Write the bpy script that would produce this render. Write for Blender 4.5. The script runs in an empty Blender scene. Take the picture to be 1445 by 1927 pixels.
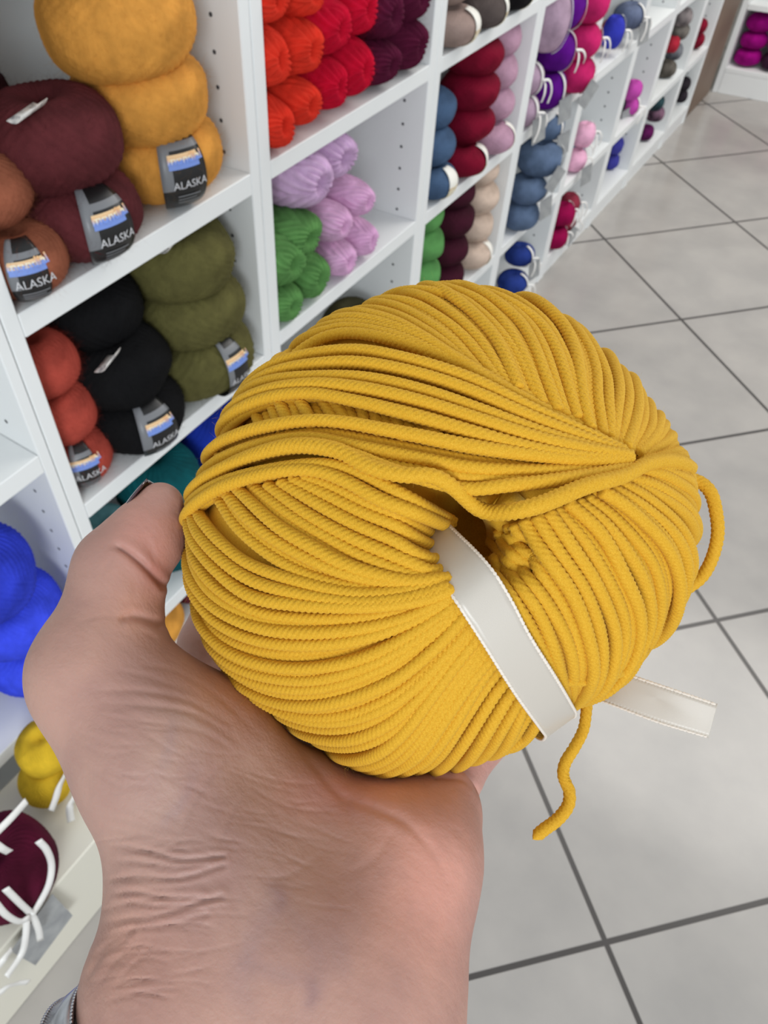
import bpy, math, random
import numpy as np
from mathutils import Matrix, Vector

C = bpy.context.scene.collection
SC = bpy.context.scene

# ---------------------------------------------------------------- camera
EYE = np.array([0.0, 0.0, 1.10])
RC = np.array([[0.8170473301, 0.5762844533, -0.0181628513],      # camera right
               [0.4156279716, -0.6105192775, -0.6741806887],     # camera down
               [-0.3996086205, 0.5432885427, -0.7383430841]])    # camera forward
FPX, CX, CY = 1427.88, 580.76, 947.62
cam_d = bpy.data.cameras.new('camera')
cam = bpy.data.objects.new('camera', cam_d)
C.objects.link(cam)
M = Matrix(((RC[0][0], -RC[1][0], -RC[2][0], EYE[0]),
            (RC[0][1], -RC[1][1], -RC[2][1], EYE[1]),
            (RC[0][2], -RC[1][2], -RC[2][2], EYE[2]), (0, 0, 0, 1)))
cam.matrix_world = M
cam_d.sensor_fit = 'VERTICAL'
cam_d.sensor_height = 36.0
cam_d.sensor_width = 27.0
cam_d.lens = FPX / 1927 * 36.0
cam_d.shift_x = (722.5 - CX) / 1927
cam_d.shift_y = -(963.5 - CY) / 1927
cam_d.clip_start = 0.01
cam_d.dof.use_dof = True
cam_d.dof.focus_distance = 0.178
cam_d.dof.aperture_fstop = 36.0
SC.camera = cam

# ---------------------------------------------------------------- world, lights, exposure
SC.view_settings.view_transform = 'Standard'
SC.view_settings.look = 'None'
SC.view_settings.gamma = 1.0
SC.view_settings.use_curve_mapping = False
SC.view_settings.exposure = 0.12
wd = bpy.data.worlds.new('world')
SC.world = wd
wd.use_nodes = True
wd.node_tree.nodes['Background'].inputs[0].default_value = (0.93, 0.97, 1.0, 1)
wd.node_tree.nodes['Background'].inputs[1].default_value = 0.64

def area_light(name, loc, target, sx, sy, power, col):
    l = bpy.data.lights.new(name, 'AREA')
    l.shape = 'RECTANGLE'; l.size = sx; l.size_y = sy
    l.energy = power; l.color = col
    o = bpy.data.objects.new(name, l); C.objects.link(o)
    o.location = loc
    o.rotation_euler = (Vector(target) - Vector(loc)).to_track_quat('-Z', 'Y').to_euler()
    return o
area_light('window_light', (1.15, -1.6, 1.55), (-0.6, 0.7, 0.5), 0.8, 0.8, 31, (0.90, 0.96, 1.0))
area_light('ceiling_light', (0.2, 2.5, 2.5), (-0.1, 2.5, 0), 1.2, 2.4, 46, (1.0, 0.96, 0.90))

# ---------------------------------------------------------------- coordinates
def ray(u, v):
    return RC.T @ np.array([(u - CX) / FPX, (v - CY) / FPX, 1.0])
def at(u, v, x):
    """the point of the plane X = x seen at u, v"""
    d = ray(u, v)
    return EYE + d * (x / d[0])
def near(u, v, d):
    """point at optical depth d (arrays allowed)"""
    u = np.asarray(u, float); v = np.asarray(v, float); d = np.asarray(d, float) + 0 * u
    q = np.stack([(u - CX) / FPX * d, (v - CY) / FPX * d, d], -1)
    return q @ RC + EYE
def topx(P):
    q = (P - EYE) @ RC.T
    return q[..., 0] / q[..., 2] * FPX + CX, q[..., 1] / q[..., 2] * FPX + CY, q[..., 2]

# ---------------------------------------------------------------- materials
def s2l(c):
    return tuple(((x / 255) / 12.92 if x / 255 <= 0.04045 else ((x / 255 + 0.055) / 1.055) ** 2.4) for x in c) + (1,)
def nodes(m):
    return m.node_tree.nodes, m.node_tree.links
def base_mat(name, rgb, rough=0.6, spec=0.5, sheen=0.0, metallic=0.0):
    m = bpy.data.materials.new(name); m.use_nodes = True
    b = m.node_tree.nodes['Principled BSDF']
    b.inputs['Base Color'].default_value = s2l(rgb)
    b.inputs['Roughness'].default_value = rough
    b.inputs['Specular IOR Level'].default_value = spec
    b.inputs['Metallic'].default_value = metallic
    if sheen:
        b.inputs['Sheen Weight'].default_value = sheen
        b.inputs['Sheen Roughness'].default_value = 0.5
    return m
def vary(m, rgb1, rgb2, scale=20, detail=4, coord='Object', lo=0.3, hi=0.7, stretch=(1, 1, 1)):
    n, l = nodes(m); b = n['Principled BSDF']
    tc = n.new('ShaderNodeTexCoord'); mp = n.new('ShaderNodeMapping'); mp.inputs['Scale'].default_value = stretch
    nt = n.new('ShaderNodeTexNoise'); nt.inputs['Scale'].default_value = scale; nt.inputs['Detail'].default_value = detail
    cr = n.new('ShaderNodeValToRGB')
    cr.color_ramp.elements[0].color = s2l(rgb1); cr.color_ramp.elements[0].position = lo
    cr.color_ramp.elements[1].color = s2l(rgb2); cr.color_ramp.elements[1].position = hi
    l.new(tc.outputs[coord], mp.inputs[0]); l.new(mp.outputs[0], nt.inputs['Vector'])
    l.new(nt.outputs['Fac'], cr.inputs[0]); l.new(cr.outputs[0], b.inputs['Base Color'])
    return mp, nt, cr
def bump(m, scale, strength, dist=0.001, detail=3, stretch=(1, 1, 1), coord='Object'):
    n, l = nodes(m); b = n['Principled BSDF']
    tc = n.new('ShaderNodeTexCoord'); mp = n.new('ShaderNodeMapping'); mp.inputs['Scale'].default_value = stretch
    nt = n.new('ShaderNodeTexNoise'); nt.inputs['Scale'].default_value = scale; nt.inputs['Detail'].default_value = detail
    bp = n.new('ShaderNodeBump'); bp.inputs['Strength'].default_value = strength; bp.inputs['Distance'].default_value = dist
    l.new(tc.outputs[coord], mp.inputs[0]); l.new(mp.outputs[0], nt.inputs['Vector'])
    l.new(nt.outputs['Fac'], bp.inputs['Height'])
    if b.inputs['Normal'].is_linked:
        l.new(b.inputs['Normal'].links[0].from_socket, bp.inputs['Normal'])
    l.new(bp.outputs[0], b.inputs['Normal'])

M_white = base_mat('white_laminate', (236, 238, 238), 0.38, 0.4)
M_hole = base_mat('peg_hole', (70, 72, 76), 0.8)
M_cream = base_mat('cream_laminate', (226, 222, 208), 0.45, 0.4)
M_wall = base_mat('wall_paint', (205, 205, 200), 0.8)
M_wood = base_mat('brown_column', (128, 108, 92), 0.6); vary(M_wood, (112, 92, 78), (140, 120, 102), 3)
M_black = base_mat('black_label', (24, 24, 25), 0.35, 0.5)
M_grey = base_mat('grey_label', (118, 120, 124), 0.4)
M_ltext = base_mat('label_letter', (205, 205, 208), 0.5)
M_tag = base_mat('silver_tag', (150, 152, 154), 0.35, 0.6); vary(M_tag, (142, 144, 147), (166, 168, 168), 60)
M_satin = base_mat('white_satin', (236, 234, 230), 0.32, 0.6)
M_paper = base_mat('paper_tag', (214, 210, 206), 0.6); vary(M_paper, (150, 148, 150), (226, 222, 218), 160, lo=0.35, hi=0.5)
M_silver = base_mat('bracelet_silver', (190, 190, 194), 0.25, metallic=1.0)
M_strap = base_mat('dark_strap', (60, 48, 44), 0.6)
M_band = base_mat('cream_band', (240, 236, 224), 0.45)
def gold_band():
    n, l = nodes(M_band); b = n['Principled BSDF']
    tc = n.new('ShaderNodeTexCoord'); sx = n.new('ShaderNodeSeparateXYZ')
    l.new(tc.outputs['UV'], sx.inputs[0])
    cr = n.new('ShaderNodeValToRGB'); e = cr.color_ramp.elements
    cr.color_ramp.interpolation = 'LINEAR'
    e[0].position = 0.0; e[0].color = s2l((242, 240, 234)); e[1].position = 1.0; e[1].color = s2l((226, 214, 178))
    for p, c in ((0.50, (244, 242, 236)), (0.535, (196, 160, 84)), (0.575, (196, 160, 84)), (0.60, (238, 228, 196)), (0.72, (214, 190, 120)), (0.80, (234, 224, 190))):
        k = e.new(p); k.color = s2l(c)
    l.new(sx.outputs['Y'], cr.inputs[0])
    nt = n.new('ShaderNodeTexNoise'); nt.inputs['Scale'].default_value = 22
    l.new(tc.outputs['UV'], nt.inputs['Vector'])
    mx = n.new('ShaderNodeMix'); mx.data_type = 'RGBA'; mx.inputs[7].default_value = s2l((240, 236, 222))
    mr = n.new('ShaderNodeMapRange'); mr.inputs[1].default_value = 0.45; mr.inputs[2].default_value = 0.6
    l.new(nt.outputs['Fac'], mr.inputs[0]); l.new(mr.outputs[0], mx.inputs[0])
    l.new(cr.outputs[0], mx.inputs[6]); l.new(mx.outputs[2], b.inputs['Base Color'])
gold_band()

def floor_mat():
    m = base_mat('floor_tile', (190, 186, 182), 0.28, 0.5)
    n, l = nodes(m); b = n['Principled BSDF']
    tc = n.new('ShaderNodeTexCoord'); mp = n.new('ShaderNodeMapping'); mp.vector_type = 'TEXTURE'
    mp.inputs['Location'].default_value = (0.15536, 0.40281, 0)
    mp.inputs['Rotation'].default_value = (0, 0, math.radians(47.14))
    mp.inputs['Scale'].default_value = (0.40862,) * 3
    l.new(tc.outputs['Object'], mp.inputs[0])
    sx = n.new('ShaderNodeSeparateXYZ'); l.new(mp.outputs[0], sx.inputs[0])
    def op(o, a, bv=None):
        q = n.new('ShaderNodeMath'); q.operation = o
        if hasattr(a, 'links'): l.new(a, q.inputs[0])
        else: q.inputs[0].default_value = a
        if bv is not None:
            if hasattr(bv, 'links'): l.new(bv, q.inputs[1])
            else: q.inputs[1].default_value = bv
        return q.outputs[0]
    ds = []
    for k in ('X', 'Y'):
        fr = op('FRACT', op('ADD', sx.outputs[k], 100.5))
        ds.append(op('ABSOLUTE', op('SUBTRACT', fr, 0.5)))
    dmin = op('MINIMUM', ds[0], ds[1])
    mr = n.new('ShaderNodeMapRange'); mr.inputs[1].default_value = 0.0075; mr.inputs[2].default_value = 0.0095
    l.new(dmin, mr.inputs[0])
    n1 = n.new('ShaderNodeTexNoise'); n1.inputs['Scale'].default_value = 9; n1.inputs['Detail'].default_value = 6
    l.new(tc.outputs['Object'], n1.inputs['Vector'])
    cr = n.new('ShaderNodeValToRGB'); cr.color_ramp.elements[0].position = 0.3; cr.color_ramp.elements[1].position = 0.7
    cr.color_ramp.elements[0].color = s2l((161, 157, 153)); cr.color_ramp.elements[1].color = s2l((175, 170, 165))
    l.new(n1.outputs['Fac'], cr.inputs[0])
    mx = n.new('ShaderNodeMix'); mx.data_type = 'RGBA'; mx.inputs[6].default_value = s2l((66, 62, 60))
    l.new(mr.outputs[0], mx.inputs[0]); l.new(cr.outputs[0], mx.inputs[7]); l.new(mx.outputs[2], b.inputs['Base Color'])
    rr = n.new('ShaderNodeMapRange'); rr.inputs[3].default_value = 0.34; rr.inputs[4].default_value = 0.20
    l.new(mr.outputs[0], rr.inputs[0]); l.new(rr.outputs[0], b.inputs['Roughness'])
    bp = n.new('ShaderNodeBump'); bp.inputs['Distance'].default_value = 0.002; bp.inputs['Strength'].default_value = 0.6
    l.new(mr.outputs[0], bp.inputs['Height']); l.new(bp.outputs[0], b.inputs['Normal'])
    return m
M_floor = floor_mat()

YM = {}
def yarn_mat(rgb, fuzzy=True, rgb2=None):
    key = (rgb, fuzzy, rgb2)
    if key in YM: return YM[key]
    m = base_mat('yarn_%d_%d_%d' % rgb, rgb, 0.85, 0.15, sheen=(0.35 if fuzzy else 0.15) * min(1, max(rgb) / 160) ** 2)
    dk = tuple(int(c * 0.86) for c in rgb) if rgb2 is None else rgb2
    lt = tuple(min(255, int(c * 1.07 + 4)) for c in rgb)
    vary(m, dk, lt, 34 if rgb2 is None else 45, 5, lo=0.32, hi=0.68)
    bump(m, 260, 0.55, 0.0016, 4, (1, 1, 0.25))
    bump(m, 45, 0.35, 0.003, 3)
    b = m.node_tree.nodes['Principled BSDF']
    b.inputs['Sheen Tint'].default_value = s2l(lt)
    YM[key] = m
    return m

# ---------------------------------------------------------------- mesh helpers
def mesh_obj(name, V, F, mats, parent=None, smooth=True, loc=None, midx=None, uv=None, local=False):
    V = np.asarray(V, float)
    if loc is None: loc = V.mean(0)
    loc = np.asarray(loc, float)
    me = bpy.data.meshes.new(name)
    W = V if local else V - loc
    me.from_pydata(W.tolist(), [], F if isinstance(F, list) else F.tolist())
    if smooth: me.polygons.foreach_set('use_smooth', [True] * len(me.polygons))
    for m in (mats if isinstance(mats, (list, tuple)) else [mats]): me.materials.append(m)
    if midx is not None: me.polygons.foreach_set('material_index', midx)
    if uv is not None:
        ul = me.uv_layers.new(name='uv')
        li = np.empty(len(me.loops), int); me.loops.foreach_get('vertex_index', li)
        ul.data.foreach_set('uv', np.asarray(uv, float)[li].ravel())
    me.update()
    o = bpy.data.objects.new(name, me); C.objects.link(o)
    if parent is not None:
        o.parent = parent
        o.location = loc - WL[parent.name]
    else: o.location = loc
    WL[o.name] = loc
    return o
WL = {}
def empty(name, loc):
    o = bpy.data.objects.new(name, None); C.objects.link(o); o.location = loc
    o.empty_display_size = 0.02
    WL[o.name] = np.asarray(loc, float)
    return o
def tag(o, label=None, cat=None, group=None, kind=None):
    if label: o['label'] = label
    if cat: o['category'] = cat
    if group: o['group'] = group
    if kind: o['kind'] = kind
    return o
class MB:
    def __init__(s): s.V = []; s.F = []; s.I = []
    def box(s, x0, x1, y0, y1, z0, z1, mi=0, bev=0.0):
        b = len(s.V)
        if bev <= 0:
            s.V += [(x, y, z) for z in (z0, z1) for y in (y0, y1) for x in (x0, x1)]
            fs = [(0, 2, 3, 1), (4, 5, 7, 6), (0, 1, 5, 4), (2, 6, 7, 3), (0, 4, 6, 2), (1, 3, 7, 5)]
            s.F += [tuple(b + i for i in f) for f in fs]; s.I += [mi] * 6
        else:
            # chamfered box
            X = (x0, x1); Y = (y0, y1); Z = (z0, z1); idx = {}
            for i in (0, 1):
                for j in (0, 1):
                    for k in (0, 1):
                        sx = 1 - 2 * i; sy = 1 - 2 * j; sz = 1 - 2 * k
                        for a, p in enumerate(((X[i], Y[j] + sy * bev, Z[k] + sz * bev), (X[i] + sx * bev, Y[j], Z[k] + sz * bev), (X[i] + sx * bev, Y[j] + sy * bev, Z[k]))):
                            idx[(i, j, k, a)] = len(s.V); s.V.append(p)
            def f(*q): s.F.append(tuple(idx[t] for t in q)); s.I.append(mi)
            for i in (0, 1):
                f(*[(i, j, k, 0) for j, k in ((0, 0), (1, 0), (1, 1), (0, 1))][::1 if i else -1])
                f(*[(j, i, k, 1) for j, k in ((0, 0), (1, 0), (1, 1), (0, 1))][::-1 if i else 1])
                f(*[(j, k, i, 2) for j, k in ((0, 0), (1, 0), (1, 1), (0, 1))][::1 if i else -1])
            for i in (0, 1):
                for j in (0, 1):
                    f((i, j, 0, 0), (i, j, 1, 0), (i, j, 1, 1), (i, j, 0, 1))
                    f((i, 0, j, 0), (i, 1, j, 0), (i, 1, j, 2), (i, 0, j, 2))
                    f((0, i, j, 1), (1, i, j, 1), (1, i, j, 2), (0, i, j, 2))
                    for k in (0, 1): f((i, j, k, 0), (i, j, k, 1), (i, j, k, 2))
    def disc(s, c, r, axis, mi, n=10):
        b = len(s.V); c = np.array(c, float)
        for k in range(n):
            a = 2 * math.pi * k / n; p = c.copy(); q = [i for i in range(3) if i != axis]
            p[q[0]] += r * math.cos(a); p[q[1]] += r * math.sin(a); s.V.append(tuple(p))
        s.F.append(tuple(range(b, b + n))); s.I.append(mi)
    def build(s, name, mats, parent=None, loc=None):
        return mesh_obj(name, s.V, s.F, mats, parent, smooth=False, loc=loc, midx=s.I)

# ---------------------------------------------------------------- the room
FX = -0.55
mb = MB(); mb.box(-1.2, 2.4, -1.6, 5.6, -0.05, 0.0)
tag(mb.build('floor', M_floor, loc=(0, 0, 0)), 'pale grey floor of large square tiles with dark joints', kind='structure')
mb = MB(); mb.box(-0.90, -0.84, -1.6, 5.6, 0.0, 2.6)
tag(mb.build('wall_left', M_wall), 'plain wall behind the white bookcases', kind='structure')
mb = MB(); mb.box(-0.84, 2.4, 5.0, 5.06, 0.0, 2.6)
tag(mb.build('wall_back', M_wall), 'plain wall at the far end of the shop', kind='structure')
mb = MB(); mb.box(-0.84, -0.556, 3.085, 3.38, 0.0, 2.6, 0, 0.004)
tag(mb.build('trim_1', M_wood), 'brown wall pier at the far end of the bookcases', kind='structure')

UNITS = []
def bookcase(ya, yb, levels, label, pt=0.021, zholes=0.497, top=1.75):
    y0, y1 = ya, yb
    t = empty('bookcase', (-0.69, (y0 + y1) / 2, 0.0))
    tag(t, label, 'bookcase', 'white bookcases along the wall')
    for side in (0, 1):
        m = MB()
        yy = (y0, y0 + pt) if side == 0 else (y1 - pt, y1)
        m.box(-0.82, FX, yy[0], yy[1], 0.0, top, 0, 0.0012)
        face = yy[1] + 0.0002 if side == 0 else yy[0] - 0.0002
        z = zholes - 0.0338 * 12
        while z < 1.2:
            for xx in (-0.587, -0.77): m.disc((xx, face, z), 0.0024, 1, 1)
            z += 0.0338
        m.build('side_panel', [M_white, M_hole], t)
    m = MB(); m.box(-0.828, -0.821, y0, y1, 0.0, top); m.build('back_panel', M_white, t)
    m = MB(); m.box(-0.60, FX - 0.004, y0 + pt, y1 - pt, 0.0, 0.055); m.build('plinth', M_white, t)
    for z0, z1 in levels + [(0.0385, 0.06), (top - 0.022, top)]:
        m = MB(); m.box(-0.8205, FX - (0.0 if z0 > 0.5 else 0.0), y0 + pt + 0.0003, y1 - pt - 0.0003, z0, z1, 0, 0.0010); m.build('shelf', M_white, t)
    return t
D = [(-0.16, -0.135), (0.290, 0.315), (0.650, 0.694), (1.068, 1.107), (1.455, 1.481), (1.795, 1.830), (2.140, 2.174), (2.440, 2.469), (2.785, 2.812), (3.040, 3.067)]
LV = [(0.222, 0.245), (0.463, 0.486), (0.699, 0.7205), (0.955, 0.978), (1.2, 1.222)]
LV0 = [(0.194, 0.217), (0.547, 0.571), (0.85, 0.873), (1.15, 1.173)]
LV1 = [(0.165, 0.190), (0.446, 0.469), (0.695, 0.720), (0.985, 1.008), (1.25, 1.272)]
NM = ['white bookcase beside the hand with the bright blue yarn', 'white bookcase holding the big mohair balls with black labels',
      'white bookcase with red, plum, lilac and green skeins', 'white bookcase with taupe, crimson and mauve balls in cream bands',
      'white bookcase with purple and grey blue balls tied with white ribbons', 'white bookcase with the pale pink and cobalt balls',
      'white bookcase with two orchid pink balls', 'white bookcase with the mottled grey and red balls',
      'white bookcase last in the row, next to the brown pier']
for k in range(9):
    a = D[k]; b = D[k + 1]
    # each divider is two side panels back to back
    ya = (a[0] + a[1]) / 2 + 0.0006; yb = (b[0] + b[1]) / 2 - 0.0006
    lv = LV0 if k == 0 else (LV1 if k == 1 else LV)
    if k >= 5: lv = [l for i, l in enumerate(LV) if i in (0, 1, 2)] + [(1.0, 1.02)]
    pt = 0.0118 if k in (0, 1, 8) else 0.0185
    # side panel thickness follows the divider it belongs to
    t = bookcase(ya, yb, lv, NM[k], pt=(0.0125 if k in (0,) else 0.0165 if k != 2 else 0.0195), zholes=0.736 if k == 1 else 0.497)

# low protruding base under the first bookcase
mb = MB(); mb.box(-0.5485, -0.405, -0.6, 0.288, 0.0, 0.160, 0, 0.002)
tag(mb.build('display_plinth', M_cream), 'low cream display plinth in front of the bookcase below the hand', 'plinth')

# the cabinet at the far end, facing the camera
cab = empty('cabinet', (-0.1, 3.55, 0)); tag(cab, 'white cabinet at the far end holding magenta yarn', 'cabinet')
for nme, b_ in (('side_panel', (-0.551, -0.532, 3.40, 3.75, 0.0, 1.2)), ('side_panel', (0.35, 0.37, 3.40, 3.75, 0.0, 1.2)), ('back_panel', (-0.531, 0.349, 3.74, 3.75, 0.0, 1.2)),
                ('plinth', (-0.531, 0.349, 3.40, 3.43, 0.0, 0.07)), ('shelf', (-0.531, 0.349, 3.40, 3.74, 0.071, 0.087)), ('shelf', (-0.531, 0.349, 3.40, 3.74, 0.272, 0.29)), ('shelf', (-0.531, 0.349, 3.40, 3.74, 0.60, 0.62)), ('top', (-0.551, 0.37, 3.395, 3.75, 1.2005, 1.22))):
    m = MB(); m.box(*b_, 0, 0.001); m.build(nme, M_white, cab)

# ---------------------------------------------------------------- balls of yarn on the shelves
def ball_mesh(a, b, seed, axis='z', dim=0.30, groove=0.030, N=34, nlat=44, nlon=150, ax=None):
    """a wound ball: radius a across, b half height along its winding axis"""
    rng = np.random.default_rng(seed)
    th = np.linspace(0, math.pi, nlat); ph = np.linspace(0, 2 * math.pi, nlon, endpoint=False)
    T, P = np.meshgrid(th, ph, indexing='ij')
    e = 0.80
    sr = np.sign(np.sin(T)) * np.abs(np.sin(T)) ** e; cz = np.sign(np.cos(T)) * np.abs(np.cos(T)) ** 0.92
    # dimple at the poles, where the strands run into the core
    cz = cz * (1 - dim * np.exp(-(sr / 0.26) ** 2))
    slant = 1.0 + rng.uniform(-.3, .3)
    reg = np.sin(3 * P + rng.uniform(0, 6) + 1.2 * np.sin(2 * T)) * 0.5 + 0.5
    reg = np.clip((reg - 0.42) * 8, 0, 1)
    g1 = np.abs(np.sin(N * 0.5 * (P + slant * np.cos(T)) + 0.6 * np.sin(3 * P)))
    g2 = np.abs(np.sin(N * 0.5 * (P - slant * 0.7 * np.cos(T)) + 0.5 * np.sin(2 * P + 1)))
    g = reg * g1 + (1 - reg) * g2
    lump = 0
    for k in range(5):
        q = rng.normal(size=3); q /= np.linalg.norm(q); fr = rng.uniform(1.5, 3.5)
        lump = lump + 0.012 * np.sin(fr * (np.sin(T) * np.cos(P) * q[0] + np.sin(T) * np.sin(P) * q[1] + np.cos(T) * q[2]) * 2 + rng.uniform(0, 6))
    s = 1 + groove * (g - 0.6) * np.clip(sr * 1.6, 0.15, 1) + lump + 0.010 * (reg - .5)
    X = a * sr * np.cos(P) * s; Y = a * sr * np.sin(P) * s; Z = b * cz * s
    if axis == 'x': X, Y, Z = Z, Y * (ax or 1.0), -X
    V = np.stack([X, Y, Z], -1).reshape(-1, 3)
    F = []
    for i in range(nlat - 1):
        for j in range(nlon):
            j2 = (j + 1) % nlon
            F.append((i * nlon + j, (i + 1) * nlon + j, (i + 1) * nlon + j2, i * nlon + j2))
    return V, F
PROTO = {}
def yarn(cen, a, b, rgb, label, group=None, axis='z', seed=None, fuzzy=True, rgb2=None, tilt=(0, 0), ax=None, N=34, groove=0.030, low=False, dim=.3):
    cen = np.asarray(cen, float)
    seed = seed if seed is not None else abs(hash((round(float(cen[1]), 3), round(float(cen[2]), 3)))) % 9973
    V, F = ball_mesh(a, b, seed, axis, ax=ax, N=N, groove=groove, dim=dim, nlat=26 if low else 44, nlon=64 if low else (240 if N > 36 else 150))
    V = V + cen
    o = mesh_obj('yarn_ball', V, F, yarn_mat(rgb, fuzzy, rgb2), loc=cen)
    o.rotation_euler = (tilt[0], tilt[1], 0)
    tag(o, label, 'yarn', group)
    o['_a'] = a; o['_b'] = b
    del o['_a']; del o['_b']
    return o

def hairs(P, Nn, n, seed, lmin, lmax, w, lie=.7, wild=.5, nk=4):
    rg = np.random.default_rng(seed)
    nn = Nn + rg.normal(0, wild, P.shape); nn /= np.linalg.norm(nn, axis=1)[:, None]
    L = rg.uniform(lmin, lmax, len(P))[:, None]
    t = rg.normal(size=P.shape); t -= (t * nn).sum(1)[:, None] * nn; t /= np.linalg.norm(t, axis=1)[:, None]
    sd = np.cross(nn, t); cl = rg.uniform(-.4, .4, len(P))[:, None]
    R_ = []
    for k in range(nk):
        s_ = k / (nk - 1); c_ = P + nn * L * s_ * (1 - .35 * s_) + t * L * lie * s_ * s_ + sd * L * cl * math.sin(5 * s_)
        ww = w * (1 - .6 * s_)
        R_ += [c_ + sd * ww, c_ - sd * ww * .5 + t * ww * .8, c_ - sd * ww * .5 - t * ww * .8]
    V = np.stack(R_, 1).reshape(-1, 3); m = 3 * nk
    f = np.array([(3 * k + a, 3 * k + (a + 1) % 3, 3 * k + 3 + (a + 1) % 3, 3 * k + 3 + a) for k in range(nk - 1) for a in range(3)])
    F = (np.arange(len(P))[:, None, None] * m + f[None]).reshape(-1, 4)
    return V, F
def quads_obj(name, V, F, mat, parent, loc=None):
    me = bpy.data.meshes.new(name)
    loc = V.mean(0) if loc is None else np.asarray(loc, float)
    me.vertices.add(len(V)); me.vertices.foreach_set('co', (V - loc).ravel())
    me.loops.add(F.size); me.loops.foreach_set('vertex_index', F.ravel().astype(np.int32))
    me.polygons.add(len(F)); me.polygons.foreach_set('loop_start', (np.arange(len(F)) * 4).astype(np.int32))
    me.polygons.foreach_set('use_smooth', [True] * len(F))
    me.materials.append(mat); me.update(calc_edges=True)
    o = bpy.data.objects.new(name, me); C.objects.link(o)
    if parent is not None: o.parent = parent; o.location = loc - WL[parent.name]
    else: o.location = loc
    WL[o.name] = loc
    return o
def add_fuzz(o, n=1800, lmin=.003, lmax=.009, w=.00007):
    me = o.data; nv_ = len(me.vertices)
    co_ = np.empty(nv_ * 3); me.vertices.foreach_get('co', co_); no_ = np.empty(nv_ * 3); me.vertices.foreach_get('normal', no_)
    co_ = co_.reshape(-1, 3) + WL[o.name]; no_ = no_.reshape(-1, 3)
    rg = np.random.default_rng(nv_ + n); i = rg.integers(0, nv_, n); i = i[(co_[i, 0] > WL[o.name][0] - .03)]
    V, F = hairs(co_[i], no_[i], len(i), 3, lmin, lmax, w, lie=1.6, wild=.6)
    f = quads_obj('fuzz', V, F, me.materials[0], o); f['kind'] = 'stuff'
def text_mesh(txt, size, bold=False):
    cu = bpy.data.curves.new('t', 'FONT'); cu.body = txt; cu.size = size; cu.align_x = 'CENTER'; cu.resolution_u = 3
    if bold: cu.offset = size * 0.03
    o = bpy.data.objects.new('t', cu); C.objects.link(o)
    dg = bpy.context.evaluated_depsgraph_get()
    me = bpy.data.meshes.new_from_object(o.evaluated_get(dg))
    V = np.array([v.co[:] for v in me.vertices]); F = [tuple(p.vertices) for p in me.polygons]
    bpy.data.objects.remove(o); bpy.data.meshes.remove(me); bpy.data.curves.remove(cu)
    return V, F
def attr_mat(name, rough=0.5):
    m = base_mat(name, (200, 200, 200), rough)
    n, l = nodes(m); a = n.new('ShaderNodeAttribute'); a.attribute_name = 'tint'
    l.new(a.outputs['Color'], n['Principled BSDF'].inputs['Base Color'])
    return m
M_tint = attr_mat('printed_logo')
def set_tint(o, cols):
    at_ = o.data.color_attributes.new('tint', 'FLOAT_COLOR', 'POINT')
    at_.data.foreach_set('color', np.asarray(cols, np.float32).ravel())

def band_point(cen, a, b, phi, tt, al, k):
    """cen ball centre; phi azimuth of the band's middle; tt metres across; al angle from the top pole; k clearance factor"""
    sr = math.sin(al) ** 0.80 if math.sin(al) > 0 else 0; cz = math.copysign(abs(math.cos(al)) ** 0.92, math.cos(al))
    k = k * 1.018
    r = a * k
    ang = phi + tt / r
    rad = r * (0.12 + 0.88 * sr)
    return np.array([cen[0] + rad * math.cos(ang), cen[1] + rad * math.sin(ang), cen[2] + b * k * cz])
def band(o, cen, a, b, phi, w, mat, al0=0.35, al1=2.75, k=1.035, n=28, mats=None, grey=False):
    V = []; F = []; I = []; UV = []
    m_ = 9
    for i in range(n):
        al = al0 + (al1 - al0) * i / (n - 1)
        for j in range(m_):
            V.append(band_point(cen, a, b, phi, -w / 2 + w * j / (m_ - 1), al, k)); UV.append((j / (m_ - 1), i / (n - 1)))
    for i in range(n - 1):
        for j in range(m_ - 1):
            q = i * m_ + j; F.append((q, q + 1, q + m_ + 1, q + m_))
            if grey: I.append(1 if (j < 2 and i < n * 0.55) or (n * .15 < i < n * .22) else 0)
            else: I.append(0)
    ob = mesh_obj('label_band', V, F, mats or [mat], o, midx=I, uv=UV)
    sm = ob.modifiers.new('s', 'SOLIDIFY'); sm.thickness = 0.0006; sm.offset = 1
    return ob
def bend_text(o, txt, size, cen, a, b, phi, al, t0, k, mat, bold=False, tint=None, squash=1.0):
    V, F = text_mesh(txt, size, bold)
    out = []
    for x, y, _ in V:
        out.append(band_point(cen, a, b, phi, t0 + x, al - y * squash / b * 0.9, k))
    ob = mesh_obj('label_text' if tint is None else 'label_logo', out, F, mat, o, smooth=False)
    if tint:
        h = (V[:, 1] - V[:, 1].min()) / (np.ptp(V[:, 1]) + 1e-9)
        c = np.array([s2l((120, 150, 225)) if t < 0.42 else (s2l((236, 226, 200)) if t < .62 else s2l((236, 186, 130))) for t in h]); set_tint(ob, c)
    return ob
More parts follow.
